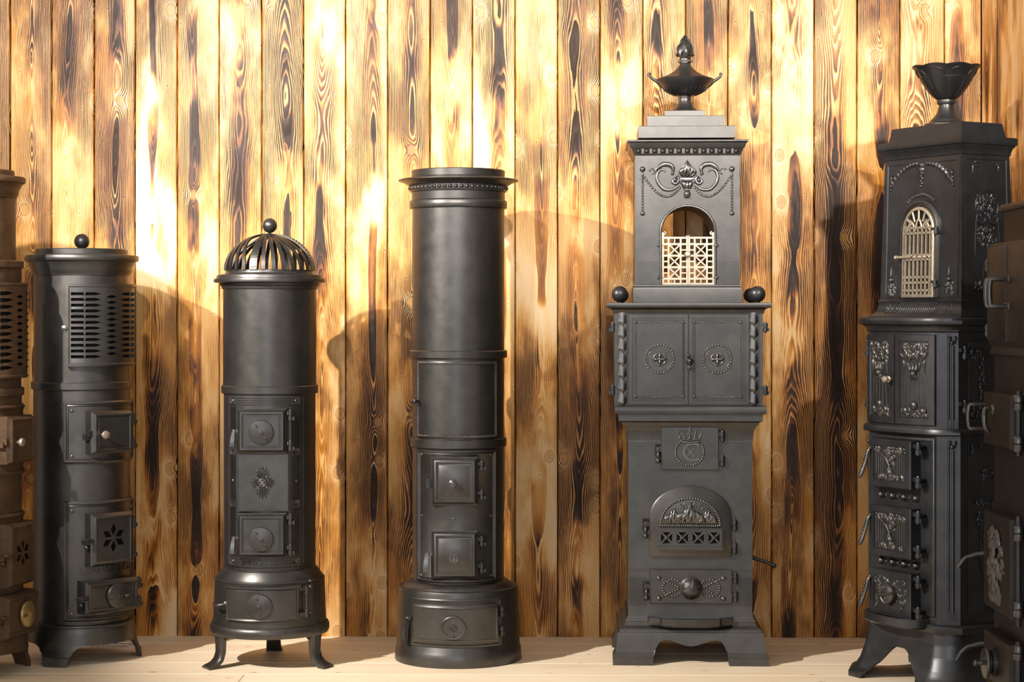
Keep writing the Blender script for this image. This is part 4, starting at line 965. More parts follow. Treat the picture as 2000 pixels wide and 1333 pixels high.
    for f in (-1, -0.5, 0, 0.5, 1):
        n = 8
        for i in range(n):
            q = i/(n-1); k.bead(cu+f*0.033+f*0.016*math.sin(PI*q*0.62)-f*0.049*q**3*0.9, cv+0.010+0.024*math.sin(PI*0.55*q)+0.002, 0.0032, w, 1.2)
        k.leaf(cu+f*0.033, cv+0.004, PI/2-f*0.3, 0.016, 0.010, 0.007, w, n=4); k.tube([(cu+f*0.033+f*0.016*math.sin(PI*q*0.62)-f*0.049*q**3*0.9, cv+0.010+0.024*math.sin(PI*0.55*q)+0.002, w) for q in (0, .2, .4, .6, .8, 1)], 0.0024, 6)
    k.ball(cu, cv+0.040, w, 0.0042, 8); k.box(cu-0.0012, cu+0.0012, cv+0.040, cv+0.052, w, w+0.003); k.box(cu-0.004, cu+0.004, cv+0.046, cv+0.048, w, w+0.003)
    k.build('crown', STEEL_AND_LIT, d, Ml)
    for yy in (853, 901): MB().hinge(U(1408.5), zc(yy), 0.006, 0.0095, 0.034, 0.013).build('hinge', BLACK, d, Ml)
    MB().box(U(1277.5), U(1290), zc(891), zc(868), -0.001, 0.0015).build('latch_slot_shade', DARK, d, Ml); pull(d, Ml, U(1284), zc(879), 0.010, 0.048, IRON)  # slot is a near-black plate, its shade painted without an opening
    # arched fire door
    ap = archp(U(1267), U(1426), zc(1088), zc(1010), zc(949), 24)
    d = MB().plate(ap, [(0, -0.004), (0, 0.013), (0.004, 0.016)], back=True).build('fire_door', IRON, t, Ml)
    w = 0.016; cu = U(1346); au, av = 0.104, 0.094; cv = zc(1026)
    MB().plate([(cu+au*math.cos(PI*i/20), cv+av*math.sin(PI*i/20)) for i in range(21)], [(0.004, w-0.004), (0.004, w+0.0015), (0.006, w+0.002)]).build('flame_field', IRON, d, Ml)
    k = MB().beads([(cu+au*math.cos(PI*i/34), cv+av*math.sin(PI*i/34)) for i in range(35)], 0.0050, w); k.beads([(cu-au+2*au*i/28, cv-0.002) for i in range(1, 28)], 0.0048, w); k.build('bead_border', STEEL_AND_LIT, d, Ml)
    k = MB(); k.flame(cu-0.003, cv+0.005, 0.080, 0.100, w, 3, 10, 0.007); k.flame(cu-0.060, cv+0.005, 0.060, 0.070, w, 5, 8, 0.006); k.flame(cu+0.060, cv+0.005, 0.060, 0.070, w, 8, 8, 0.006)
    gg = random.Random(2)
    for i in range(13):
        q = i/12; a = PI*(0.08+0.84*q); k.scroll(cu+au*0.74*math.cos(a), cv+av*0.70*math.sin(a)+0.004, 0.010, 0.8, a, 0.0028, w+0.003, 1 if i % 2 else -1)
    k.build('flame_relief', STEEL_AND_LIT, d, Ml)
    g0, g1, gu0, gu1 = zc(1068), zc(1031), U(1284), U(1407); hs = []; cs = []
    for i in range(4):
        c = gu0+(gu1-gu0)*(i+0.5)/4; r = 0.0195; cs.append(c); hs.append([(c-r, (g0+g1)/2-r), (c+r, (g0+g1)/2-r), (c+r, (g0+g1)/2+r), (c-r, (g0+g1)/2+r)])
    gr = MB().holes(rectp(gu0, gu1, g0, g1), hs, w-0.002, w+0.012).build('draught_grille', IRON, d, Ml)
    MB().box(gu0+0.003, gu1-0.003, g0+0.003, g1-0.003, w-0.002, w+0.0005).build('shade_backing', DARK, gr, Ml)  # near-black backing paints the shade behind the grille
    k = MB(); cvg = (g0+g1)/2
    for c in cs:
        for a in (PI/4, 3*PI/4):
            dx, dy = math.cos(a)*0.027, math.sin(a)*0.027; nv = (-math.sin(a), math.cos(a), 0); k.band([(c-dx, cvg-dy, w+0.003), (c+dx, cvg+dy, w+0.003)], [nv]*2, [(0, 0, 1)]*2, 0.0028, 0.006)
        for q in range(6): k.leaf(c, cvg, q*PI/3, 0.0105, 0.0065, 0.005, w+0.008, n=3, fat=1.2)
        k.ball(c, cvg, w+0.011, 0.0045, 8)
    k.build('grille_crosses', STEEL_AND_LIT, d, Ml)
    MB().box(gu0-0.003, gu1+0.003, zc(1072.5), zc(1067), w-0.002, w+0.016).build('grille_sill', IRON, d, Ml)
    for yy in (1026, 1071): MB().hinge(U(1432.5), zc(yy), 0.006, 0.0095, 0.036, 0.013).build('hinge', BLACK, d, Ml)
    MB().box(U(1253), U(1266), zc(1036), zc(1014), -0.001, 0.0015).build('latch_slot_shade', DARK, d, Ml); pull(d, Ml, U(1259.5), zc(1025), 0.010, 0.050, IRON)  # slot's shade painted as a dark plate
    # ash door
    d = MB().plate(rectp(U(1267), U(1427), zc(1179), zc(1112)), [(0, -0.004), (0, 0.013), (0.002, 0.015)], back=True).build('ash_door', IRON, t, Ml)
    w = 0.015; cu, cv = U(1347.5), zc(1148.5)
    MB().lathe([(0.040, w), (0.040, w+0.005), (0.036, w+0.008), (0.034, w+0.010), (0.028, w+0.019), (0.016, w+0.026), (0.006, w+0.028), (0.005, w+0.031), (1e-5, w+0.032)], 28, (cu, cv), 'w').build('domed_boss', IRON, d, Ml)
    k = MB()
    for q in range(6): a = q*PI/3+0.3; k.tube([(cu+math.cos(a)*0.008, cv+math.sin(a)*0.008, w+0.0285), (cu+math.cos(a)*0.020, cv+math.sin(a)*0.020, w+0.0245), (cu+math.cos(a)*0.032, cv+math.sin(a)*0.032, w+0.014)], [0.001, 0.002, 0.0028], 5)
    k.build('boss_ribs', STEEL_AND_LIT, d, Ml)
    for sg in (-1, 1):
        k = MB()
        for sv in (-1, 1):
            k.bead(cu+sg*0.113, cv+sv*0.036, 0.0085, w, 1.0)
            for i in range(8): q = (i+0.6)/8; k.bead(cu+sg*(0.113-0.070*q), cv+sv*(0.036-0.033*q), 0.0048, w, 0.9)
        for i in range(17):
            a = PI*(-0.80+1.60*i/16); k.bead(cu+sg*(0.066+0.034*math.cos(a)), cv+0.0295*math.sin(a)*(1.0 if abs(a) < 2 else 1.05), 0.0047, w, 0.9)
        k.build('beaded_bow', STEEL_AND_LIT, d, Ml)
    for yy in (1130, 1166): MB().hinge(U(1434), zc(yy), 0.006, 0.0095, 0.034, 0.014).build('hinge', BLACK, d, Ml)
    MB().box(U(1253), U(1266), zc(1158), zc(1136), -0.001, 0.0015).build('latch_slot_shade', DARK, d, Ml); pull(d, Ml, U(1261), zc(1147), 0.010, 0.048, IRON)  # dark plate in place of a slot, shade in its colour
    # ash lip
    zl = 0.168; pts = [(-0.152, -0.185), (-0.146, -0.218), (-0.108, -0.232), (-0.100, -0.246), (-0.05, -0.260), (0, -0.264), (0.05, -0.260), (0.100, -0.246), (0.108, -0.232), (0.146, -0.218), (0.152, -0.185)]
    MB().plate(pts, [(0.012, zl-0.036), (0.002, zl-0.030), (0, zl-0.026), (0, zl-0.004), (0.003, zl-0.002), (0.007, zl-0.004), (0.010, zl-0.010)], back=True).build('ash_lip', BLACK, t)
    k = MB(); P = [(hw-0.01, -0.02, zc(1100)+0.0), (hw+0.012, -0.02, zc(1100)), (hw+0.030, -0.022, zc(1104)), (hw+0.070, -0.026, zc(1111)), (hw+0.092, -0.028, zc(1117))]; k.tube(P, [0.009, 0.009, 0.0065, 0.0062, 0.0085], 10); k.ball(P[-1][0], P[-1][1], P[-1][2], 0.0085, 10); k.build('grate_lever', BLACK, t)
    return urn_at
urn_at = stove_urn()

# urn ornament standing on the tower stove
def urn(loc):
    t = thing('flame_urn', 'lidded iron urn with a flame finial and two curled handles, topping the square stove', 'urn', loc, 0.0)
    s = 7.02/F; z = lambda py: (217-py)*s
    MB().lathe([(1e-5, 0), (28*s, 0), (28.5*s, 0.003), (24*s, z(213)), (16*s, z(205)), (12.5*s, z(196)), (12*s, z(190)), (13*s, z(187)), (13*s, z(185.5)), (10*s, z(185))], 40, (0, 0), 'z').build('foot', IRON, t)
    MB().lathe([(1e-5, z(186)), (15*s, z(185.5)), (22*s, z(183)), (34*s, z(177)), (46*s, z(168)), (54*s, z(159)), (57*s, z(153.5)), (56*s, z(152.5)), (52*s, z(152.5))], 48, (0, 0), 'z').build('bowl', BLACK, t)
    k = MB()
    for i in range(28):
        a = 2*PI*i/28
        P = [(math.cos(a)*r*s, math.sin(a)*r*s, z(y)-0.001) for r, y in ((20, 184), (30, 179.5), (39, 174), (44, 170))]; k.tube(P, [0.001, 0.0025, 0.003, 0.001], 5)
    k.build('gadroon_ribs', BLACK, t)
    MB().lathe([(53*s, z(153)), (54*s, z(151.5)), (48*s, z(149.5)), (36*s, z(145)), (25*s, z(139)), (17*s, z(132.5)), (12*s, z(126)), (10*s, z(122)), (10.5*s, z(121)), (12*s, z(120.5)), (12*s, z(112.5)), (10*s, z(111.5)), (1e-5, z(111))], 48, (0, 0), 'z').build('lid', IRON, t)
    k = MB()
    for i in range(12): a = 2*PI*i/12; k.add(*(lambda q: (q.v, q.f))(MB().ball(math.cos(a)*12*s, math.sin(a)*12*s, z(117), 0.0048, 7)))
    k.build('bead_collar', STEEL_AND_LIT, t)
    fl = MB().lathe([(8*s, z(113)), (10*s, z(111)), (14*s, z(105)), (15*s, z(99)), (14*s, z(92)), (11*s, z(83)), (6.5*s, z(75)), (2.6*s, z(69)), (1e-5, z(65))], 28, (0, 0), 'z')
    fl.v = [(p[0]*(1+0.14*math.sin(5*math.atan2(p[1], p[0])+p[2]*70)), p[1]*(1+0.14*math.sin(5*math.atan2(p[1], p[0])+p[2]*70)), p[2]) for p in fl.v]
    for i in range(7):
        a0 = 2*PI*i/7; P = []; R = []
        for j in range(9):
            q = j/8; r = (14.5 if q < .4 else 14.5*(1-((q-.4)/.62)**1.4))*s+0.0015; a = a0+0.5*math.sin(q*4.5+i); P.append((math.cos(a)*max(r, 0.002), math.sin(a)*max(r, 0.002), z(106)+q*(z(66)-z(106)))); R.append(0.0038*(1-q)+0.001)
        fl.tube(P, R, 5)
    fl.build('flame', IRON, t)
    for sg in (-1, 1):
        P = [(sg*x*s, 0, z(y)) for x, y in ((38, 172), (48, 164), (56, 156.5), (63, 152), (69, 147), (71.5, 142.5), (69.5, 141), (67.5, 143))]
        MB().tube(P, [0.006, 0.0065, 0.006, 0.0055, 0.005, 0.0048, 0.0042, 0.003], 8).build('handle', BLACK, t)
urn(urn_at)
# ------------------------------------------------------------------ ornate stove turned towards the left
def foliage(k, u0, u1, v0, v1, seed, n, size, w=0.0, down=True):
    g = random.Random(seed)
    for i in range(int(n*1.8)):
        u = g.uniform(u0, u1); v = g.uniform(v0, v1); a = (-PI/2 if down else PI/2)+g.uniform(-1.0, 1.0)
        L = size*g.uniform(0.6, 1.15); k.leaf(u-math.cos(a)*L/2, v-math.sin(a)*L/2, a, L, L*g.uniform(0.45, 0.7), size*0.16, w+g.uniform(0, 0.002), g.uniform(-0.8, 0.8), 5, 0.8)
    return k
def plan5(w, d, c, y0=0.0, bow=0.0):
    P = [(-w/2+c, y0-d/2)]
    if bow:
        for i in range(1, 8): q = i/8; P.append((-w/2+c+(w-2*c)*q, y0-d/2-bow*(1-(2*q-1)**2)))
    P += [(w/2-c, y0-d/2)]
    if c: P += [(w/2, y0-d/2+c)]
    P += [(w/2, y0+d/2), (-w/2, y0+d/2)]
    if c: P += [(-w/2, y0-d/2+c)]
    return P
def stove_ornate():
    t = thing('ornate_stove', 'ornate black stove with leaf reliefs and a small arched barred door, turned to the left', 'stove', (1.448, 6.569, 0), rad(-60))
    zn = lambda py, d=6.33: H-(py-YH)*d/F
    W, Dp, cz, yf = 0.44, 0.34, 0.053, -0.17
    P0 = plan5(W, Dp, cz)
    # legs and apron
    cols = []
    for e in range(6):
        if e == 0: cols.append([0, .04, .08]+[.10+.8*i/40 for i in range(41)]+[.92, .96])
        elif e in (2, 3, 4): cols.append([0, .08, .16]+[.20+.6*i/30 for i in range(31)]+[.84, .92])
        else: cols.append([0, 0.5])
    def zb(e, q):
        a = abs(q*2-1)
        if e in (1, 5): return 0.0
        lim = 0.80 if e == 0 else 0.60
        if a > lim: return 0.0
        f = 1-a/lim
        if f < 0.28: return 0.052*(f/0.28)**0.6
        return 0.052+0.068*math.sin(PI/2*min(1, (f-0.28)/0.6))**1.3
    prof = [(0.200, 0.004), (0.150, 0.006), (0.11, 0.014), (0.07, 0.028), (0.045, 0.040), (0.03, 0.050), (0.022, 0.064), (0.018, 0.068), (0.0, 0.068)]
    shell(P0, cols, prof, zb, 0.016, 18).build('legged_base', BLACK, t)
    stack(P0, [(0.004, zn(1240)), (0.014, zn(1239)), (0.016, zn(1236)), (0.016, zn(1227)), (0.012, zn(1224)), (0.004, zn(1222))]).build('base_ring', BLACK, t)
    stack(P0, [(0, zn(1225)), (0, zn(850))]).build('firebox', BLACK, t)
    stack(plan5(W, Dp, 0.045, 0, 0.018), [(-0.002, zn(853)), (0.010, zn(852)), (0.014, zn(850)), (0.014, zn(841)), (0.011, zn(838.5)), (0.0, zn(838))]).build('ledge', BLACK, t)
    Po = plan5(W, Dp, 0.045, 0, 0.030)
    stack(Po, [(-0.002, zn(840)), (-0.002, zn(646))]).build('oven_box', BLACK, t)
    stack(Po, [(-0.001, zn(650)), (0.004, zn(648)), (0.006, zn(642)), (0.014, zn(637)), (0.024, zn(634.5)), (0.030, zn(634)), (0.032, zn(632)), (0.032, zn(623)), (0.029, zn(620.5)), (0.0, zn(620))]).build('top_ledge', BLACK, t)
    # corner pilasters
    for rot in (45, -45):
        dd = (W/2+Dp/2-cz)/math.sqrt(2); uo_ = (W/2-Dp/2)/math.sqrt(2)*(1 if rot > 0 else -1); M = flat(dd, rad(rot), uo_)
        for (y0, y1) in ((1212, 856), (836, 652)):
            k = MB()
            oo = -0.0 if y0 > 900 else 0.0045
            k.tube([(0.014, zn(y0), oo), (0.014, zn(y1+24), oo)], 0.0055, 8); k.tube([(0.0, zn(y0), oo), (0.0, zn(y1+12), oo)], 0.0035, 8); k.box(-0.030, -0.004, zn(y0+4), zn(y1), -0.002, oo+0.0015); k.ball(0.012, zn(y1+18), oo+0.003, 0.008, 10)
            k.leaf(0.004, zn(y1+4), -PI/2, 0.03, 0.014, 0.006, oo); k.leaf(0.022, zn(y1+4), -PI/2, 0.03, 0.012, 0.006, oo)
            for q in (0.004, 0.012, 0.020): k.box(q-0.0025, q+0.0025, zn(y0), zn(y0-16), oo-0.002, oo+0.004)
            k.build('corner_pilaster', BLACK, t, M)
    # oven doors on the bowed front
    a_, b_ = W/2-0.045, 0.030; Rc = (a_*a_+b_*b_)/(2*b_); Mo = bent(Rc, 0.0, Rc-0.17-b_)
    za, zb_ = zn(833), zn(654)
    for n, (u0, u1) in enumerate(((-0.168, -0.002), (0.002, 0.168))):
        d = MB().rplate(u0, u1, za, zb_, [(0, -0.004), (0, 0.004), (0.002, 0.006), (0.022, 0.006), (0.024, 0.002)], 8).build('oven_door', BLACK, t, Mo)
        k = MB(); c = (u0+u1)/2; top = zb_-0.030
        foliage(k, u0+0.030, u1-0.030, top-0.050, top-0.004, 11+n, 26, 0.034, 0.002)
        for sg in (-1, 1): k.leaf(c+sg*0.045, top-0.050, -PI/2-sg*0.25, 0.055, 0.016, 0.006, 0.002, sg*0.7); k.leaf(c+sg*0.025, top-0.060, -PI/2-sg*0.1, 0.036, 0.014, 0.006, 0.002)
        for q in range(3): k.leaf(c+(q-1)*0.010, top-0.095, PI/2+(1-q)*0.2, 0.034, 0.018, 0.010, 0.003)
        k.ball(c, top-0.100, 0.002, 0.013, 10)
        for q in range(5): k.leaf(c, top-0.100, -PI/2+(q-2)*0.5, 0.026, 0.010, 0.006, 0.003)
        for q in (-0.044, -0.022, 0.0, 0.022, 0.044): k.tube([(c+q*0.8, top-0.110, 0.002), (c+q, za+0.05, 0.002)], 0.0018, 5)
        k.ball(c, za+0.064, 0.001, 0.016, 12, True, 0.7)
        for sg in (-1, 1): k.ball(c+sg*0.036, za+0.046, 0.001, 0.014, 12, True, 0.7)
        foliage(k, u0+0.030, u1-0.030, za+0.028, za+0.048, 21+n, 16, 0.024, 0.002, False)
        k.build('leaf_relief', IRON, d, Mo)
        for vv in (zn(690), zn(795)):
            MB().hinge((0.188 if n else -0.188), vv, 0.012, 0.009, 0.034, 0.02 if n else -0.02).build('hinge', BLACK, d, flat(0.145)) if n == 0 else MB().hinge(0.0, vv, 0.008, 0.009, 0.036, 0.02).build('hinge', BLACK, d, flat(W/2, rad(90), -0.105))
        if n == 0:
            MB().box(-0.003, 0.003, za, zb_, 0.004, 0.009).build('seam_bead', BLACK, d, Mo)
            MB().lathe([(0.006, 0.004), (0.005, 0.016), (0.011, 0.018), (0.011, 0.022), (0.006, 0.025), (0.010, 0.030), (0.0115, 0.036), (0.008, 0.042), (1e-5, 0.044)], 16, (-0.012, zn(744)), 'w').build('knob', NICKEL, d, Mo)
    # lower doors
    Mf = flat(0.17); zd = lambda py: H-(py-YH)*6.46/F
    MB().rplate(-0.160, 0.160, zn(1208), zn(858), [(0, -0.002), (0, 0.004), (0.003, 0.006), (0.010, 0.006), (0.012, 0.003)]).build('front_frame', BLACK, t, Mf)
    for n, (y1, y0) in enumerate(((860, 954), (991, 1089), (1117, 1206))):
        u0, u1 = -0.112, 0.092; v0, v1 = zd(y0), zd(y1)
        d = MB().plate(rectp(u0, u1, v0, v1), [(0, 0.0), (0, 0.044), (0.003, 0.047), (0.021, 0.047), (0.022, 0.043)], back=True).build('ash_door' if n == 2 else 'fire_door', BLACK, t, Mf)
        k = MB(); c = (u0+u1)/2; w = 0.043; a0, a1, b0, b1 = u0+0.024, u1-0.024, v0+0.024, v1-0.024
        if n < 2:
            for q in (0.06, 0.13, 0.20, 0.27, 0.73, 0.80, 0.87, 0.94): x_ = a0+(a1-a0)*q; k.tube([(x_, b0+0.018, w), (x_, b1-0.022, w)], 0.0030, 6)
            foliage(k, a0+0.004, a1-0.004, b1-0.020, b1-0.004, 31+n, 20, 0.022, w); foliage(k, c-0.022, c+0.022, b1-0.058, b1-0.012, 41+n, 16, 0.022, w)
            for sg in (-1, 1): k.tube([(c+sg*0.066, b1-0.012, w), (c+sg*0.042, b1-0.026, w+0.002), (c+sg*0.018, b1-0.040, w+0.003), (c, b1-0.066, w+0.003)], [0.003, 0.004, 0.004, 0.003], 6); k.scroll(c+sg*0.062, b1-0.010, 0.008, 0.9, 0, 0.003, w+0.001, sg)
            k.ball(c, b1-0.084, w, 0.013, 10); k.leaf(c-0.010, b1-0.094, PI/2-0.3, 0.034, 0.016, 0.008, w+0.004); k.leaf(c+0.010, b1-0.094, PI/2+0.3, 0.034, 0.016, 0.008, w+0.004)
            k.leaf(c, b0, PI/2, 0.055, 0.034, 0.010, w); foliage(k, a0+0.02, a1-0.02, b0+0.004, b0+0.016, 51+n, 14, 0.024, w, False)
            k.build('swag_relief', IRON, d, Mf)
        else:
            foliage(k, a0, a1, b0, b1, 61, 44, 0.020, w); k.build('leaf_relief', IRON, d, Mf)
            k = MB().lathe([(0.036, w), (0.036, w+0.012), (0.033, w+0.016), (0.029, w+0.014), (0.024, w+0.016), (0.012, w+0.020), (1e-5, w+0.021)], 24, (c-0.004, (v0+v1)/2), 'w'); foliage(k, c-0.022, c+0.014, (v0+v1)/2-0.018, (v0+v1)/2+0.018, 71, 12, 0.018, w+0.016)
            k.tube([(c-0.05, (v0+v1)/2-0.006, w+0.022), (c-0.004, (v0+v1)/2, w+0.026), (c+0.034, (v0+v1)/2+0.010, w+0.022)], [0.003, 0.005, 0.003], 6); k.build('air_rosette', IRON, d, Mf)
        for f in (0.16, 0.84): MB().hinge(u1+0.020, v0+(v1-v0)*f, 0.030, 0.0115, 0.036, 0.024).build('hinge', BLACK, d, Mf)
        k = MB(); cv = (v0+v1)/2+0.02
        k.tube([(u0+0.010, cv+0.030, 0.048), (u0+0.002, cv+0.016, 0.056), (u0-0.004, cv-0.020, 0.062), (u0-0.012, cv-0.062, 0.074), (u0-0.016, cv-0.074, 0.080)], [0.004, 0.0065, 0.0095, 0.009, 0.003], 8, flatten=0.6); k.ball(u0+0.008, cv+0.028, 0.048, 0.0075, 8)
        for q in range(6): k.bead(u0-0.002-q*0.002, cv+0.004-q*0.012, 0.0045, 0.064+q*0.002)
        k.build('drop_pull', IRON, d, Mf)
    for yy in (972, 1103):
        k = MB(); v = zd(yy)
        for i in range(7):
            u = -0.100+0.172*i/6
            if i % 2: 
                for q in range(6): k.leaf(u, v, q*PI/3, 0.014, 0.008, 0.006, 0.003, n=3)
                k.ball(u, v, 0.006, 0.006, 8)
            else: k.ball(u, v, 0.003, 0.0135, 10)
            k.box(u+0.0135, u+0.0155, v-0.012, v+0.012, 0.002, 0.007)
        k.build('boss_frieze', IRON, t, Mf)
    # ash lip
    zl = zn(1214); L_ = [(-0.155, -0.165), (-0.150, -0.200), (-0.128, -0.226), (-0.08, -0.246), (0.0, -0.256), (0.07, -0.250), (0.112, -0.232), (0.132, -0.205), (0.137, -0.165)]
    MB().plate(L_, [(0.010, zl-0.034), (0.0, zl-0.026), (0, zl-0.003), (0.003, zl), (0.008, zl-0.002), (0.011, zl-0.009)], back=True).build('ash_lip', BLACK, t)
    # right flank
    Ms = flat(W/2, rad(90)); k = None
    for (y0, y1) in ((944, 862), (1205, 975)):
        pn = MB().rplate(-0.085, 0.150, zn(y0), zn(y1), [(0, -0.001), (0, 0.003), (0.003, 0.003), (0.006, 0.001)]).build('flank_panel', BLACK, t, Ms)
        k = MB()
        if y0 < 950:
            foliage(k, -0.066, -0.058, zn(898), zn(872), 81, 8, 0.020, 0.001); foliage(k, -0.066, -0.015, zn(877), zn(871), 82, 9, 0.020, 0.001); k.build('flank_relief', BLACK, pn, Ms); k = MB(); foliage(k, -0.02, 0.05, zn(940), zn(916), 83, 16, 0.026, 0.001)
        else:
            foliage(k, -0.045, 0.05, zn(1000), zn(978), 84, 20, 0.024, 0.001); foliage(k, -0.045, -0.02, zn(1030), zn(1005), 85, 8, 0.024, 0.001)
            k.scroll(0.005, zn(1055), 0.030, 1.4, 1.2, 0.0025, 0.002); k.tube([(-0.028, zn(1030), 0.002), (-0.032, zn(1080), 0.002), (-0.02, zn(1125), 0.002), (0.012, zn(1150), 0.002)], 0.002, 5)
            k.build('flank_relief', BLACK, pn, Ms); k = MB(); k.text('14E', 0.040, 0.010, zn(1194), 0.0, 0.004)
        k.build('flank_relief', BLACK, pn, Ms)
    pn = MB().rplate(-0.085, 0.150, zn(826), zn(668), [(0, -0.001), (0, 0.003), (0.003, 0.003), (0.006, 0.001)]).build('flank_panel', BLACK, t, Ms)
    k = MB(); foliage(k, -0.070, -0.01, zn(700), zn(684), 86, 14, 0.024, 0.001); foliage(k, -0.03, -0.004, zn(800), zn(700), 87, 26, 0.024, 0.001); foliage(k, -0.07, 0.0, zn(818), zn(800), 88, 14, 0.022, 0.001); k.build('flank_relief', BLACK, pn, Ms)
    k = MB(); P = [(0.0, zn(1085), 0.003), (-0.012, zn(1092), 0.030), (-0.040, zn(1096), 0.050), (-0.058, zn(1108), 0.066)]; k.tube(P, [0.007, 0.0065, 0.006, 0.0065], 8); k.build('flank_lever', BLACK, t, Ms)
    k = MB(); P = [(0.0, zn(1258), 0.020), (-0.014, zn(1270), 0.040), (-0.045, zn(1272), 0.055), (-0.066, zn(1295), 0.062)]; k.tube(P, [0.007, 0.0065, 0.006, 0.0065], 8); k.build('flank_lever', BLACK, t, Ms)
    # upper tower
    yt = 0.024; wt, dt_ = 0.375, 0.212; zt0, zt1 = zn(588), zn(299)
    Pt = plan5(wt, dt_, 0.0, yt)
    stack(Pt, [(0.040, zn(621)), (0.040, zn(618)), (0.026, zn(613)), (0.018, zn(604)), (0.015, zn(592)), (0.018, zn(588)), (0.015, zn(586)), (0.012, zn(584)), (0.0, zt1)]).build('tower', BLACK, t)
    stack(Pt, [(-0.002, zn(300)), (0.003, zn(298)), (0.004, zn(293)), (0.008, zn(285)), (0.013, zn(281)), (0.014, zn(279)), (0.018, zn(278)), (0.019, zn(276)), (0.019, zn(265)), (0.017, zn(263)), (0.0, zn(262))]).build('cornice', BLACK, t)
    stack(Pt, [(-0.008, zn(263)), (-0.016, zn(234)), (-0.018, zn(233))]).build('attic_block', BLACK, t)
    fy = -(yt-dt_/2)
    def tilt(M):
        return lambda p: M((p[0], p[1], p[2]+0.012*(zt1-p[1])/(zt1-zt0)))
    Mt = tilt(flat(fy)); Msd = tilt(flat(wt/2, rad(90), yt))
    tf = MB(); fr = rectp(-wt/2+0.004, wt/2-0.004, zt0+0.012, zt1-0.004)
    tf.plate(fr, [(0, -0.002), (0, 0.003), (0.014, 0.003), (0.016, 0.0008)]); tf = tf.build('tower_front', BLACK, t, Mt)
    ar = archp(-0.100, 0.100, zt0+0.010, zn(440), zn(384), 24)
    k = MB().plate(ar, [(0, 0), (0.002, 0.008), (0.010, 0.010), (0.012, 0.006), (0.018, 0.008), (0.022, 0.002)]); k.build('arch_moulding', IRON, tf, Mt)
    ad = archp(-0.078, 0.078, zt0+0.012, zn(448), zn(398), 20)
    MB().plate(ad, [(0.002, 0.0), (0.002, 0.0035)]).build('shade_backing', DARK, tf, Mt)  # dark sheet paints in the shade behind the bars
    k = MB(); k.plate(ad, [(0, 0.003), (0, 0.013), (0.003, 0.015), (0.010, 0.015), (0.010, 0.004)], cap=False)
    vb, vt = zt0+0.014, zn(412)
    rws = [vb+0.022, vb+0.048, vb+0.066, vb+0.126, vb+0.140, vb+0.214, vb+0.232]
    for v in rws: k.box(-0.074, 0.074, v-0.0038, v+0.0038, 0.006, 0.0145)
    for i in range(7):
        u = -0.060+0.120*i/6; top = zn(448)+(zn(404)-zn(448))*math.sqrt(max(0, 1-(u/0.072)**2)); k.box(u-0.0038, u+0.0038, vb, top-0.02 if abs(u) > 0.03 else zn(440), 0.006, 0.0145)
    for sg in (-1, 0, 1): k.tube([(sg*0.036-0.018, zn(446), 0.010), (sg*0.036-0.010, zn(434)+(0.006 if sg == 0 else 0), 0.010), (sg*0.036, zn(428)+(0.01 if sg == 0 else 0), 0.010), (sg*0.036+0.010, zn(434)+(0.006 if sg == 0 else 0), 0.010), (sg*0.036+0.018, zn(446), 0.010)], 0.0042, 6)
    for i in range(5): a = PI*(0.18+0.64*i/4); k.tube([(0.040*math.cos(a), zn(444)+0.030*math.sin(a), 0.010), (0.072*math.cos(a), zn(446)+0.080*math.sin(a), 0.010)], 0.0042, 6)
    dr = k.build('barred_door', NICKEL, t, Mt, 'cream nickel barred arched door')
    k = MB(); v = rws[3]+0.008
    for i in range(6): k.ball(-0.060+0.024*i, v, 0.015, 0.006, 8)
    k.tube([(-0.098, v, 0.020), (-0.078, v, 0.022), (-0.03, v, 0.018)], [0.006, 0.005, 0.003], 8); k.ball(-0.100, v, 0.020, 0.008, 8); k.build('latch', NICKEL, dr, Mt)
    for vv in (rws[5]+0.006, vb+0.044): MB().hinge(0.088, vv, 0.014, 0.008, 0.022, 0.018).build('hinge', BLACK, dr, Mt)
    k = MB(); top = zt1-0.022
    for sg in (-1, 1):
        for i in range(9):
            q = i/8; uu = sg*(0.018+0.125*q); vv = top-0.002-0.055*q**2.2; a = (-PI/2)+sg*(0.9-1.0*q); k.leaf(uu, vv+0.010, a, 0.030, 0.019, 0.009, 0.001, sg*0.9); k.bead(uu+sg*0.005, vv+0.006, 0.0065, 0.001, 1.1)
        k.scroll(sg*0.138, top-0.040, 0.013, 1.0, PI/2, 0.0035, 0.004, -sg); k.ball(sg*0.150, top-0.066, 0.003, 0.0055, 8); k.ball(sg*0.151, top-0.078, 0.003, 0.004, 8)
        for i in range(7): k.leaf(sg*0.010*i, zn(384)+0.012-0.010*(i/6)**2*2.2, PI/2-sg*0.5, 0.020, 0.011, 0.007, 0.002, -sg*0.5)
    for i in range(8): k.bead(0.003*(-1)**i, top-0.014-0.0085*i, 0.0062, 0.001, 1.1)
    k.leaf(0, top-0.006, -PI/2, 0.04, 0.022, 0.012, 0.001); k.leaf(0, top+0.008, -PI/2, 0.036, 0.03, 0.012, 0.001)
    k.build('garland_relief', IRON, tf, Mt)
    for sg in (-1, 1):
        ub = sg*0.142; k = MB()
        k.leaf(ub, zt0+0.076, PI/2, 0.042, 0.007, 0.006, 0.002); k.ball(ub, zt0+0.072, 0.002, 0.0095, 10); foliage(k, ub-0.016, ub+0.016, zt0+0.020, zt0+0.060, 91+sg, 14, 0.022, 0.001, False); k.build('corner_leaf_relief', IRON, tf, Mt)
    k = MB(); Mk = lambda p: flat(fy+0.0155)((p[0], p[1], p[2]+max(0, (zn(604)-p[1]))*0.8))
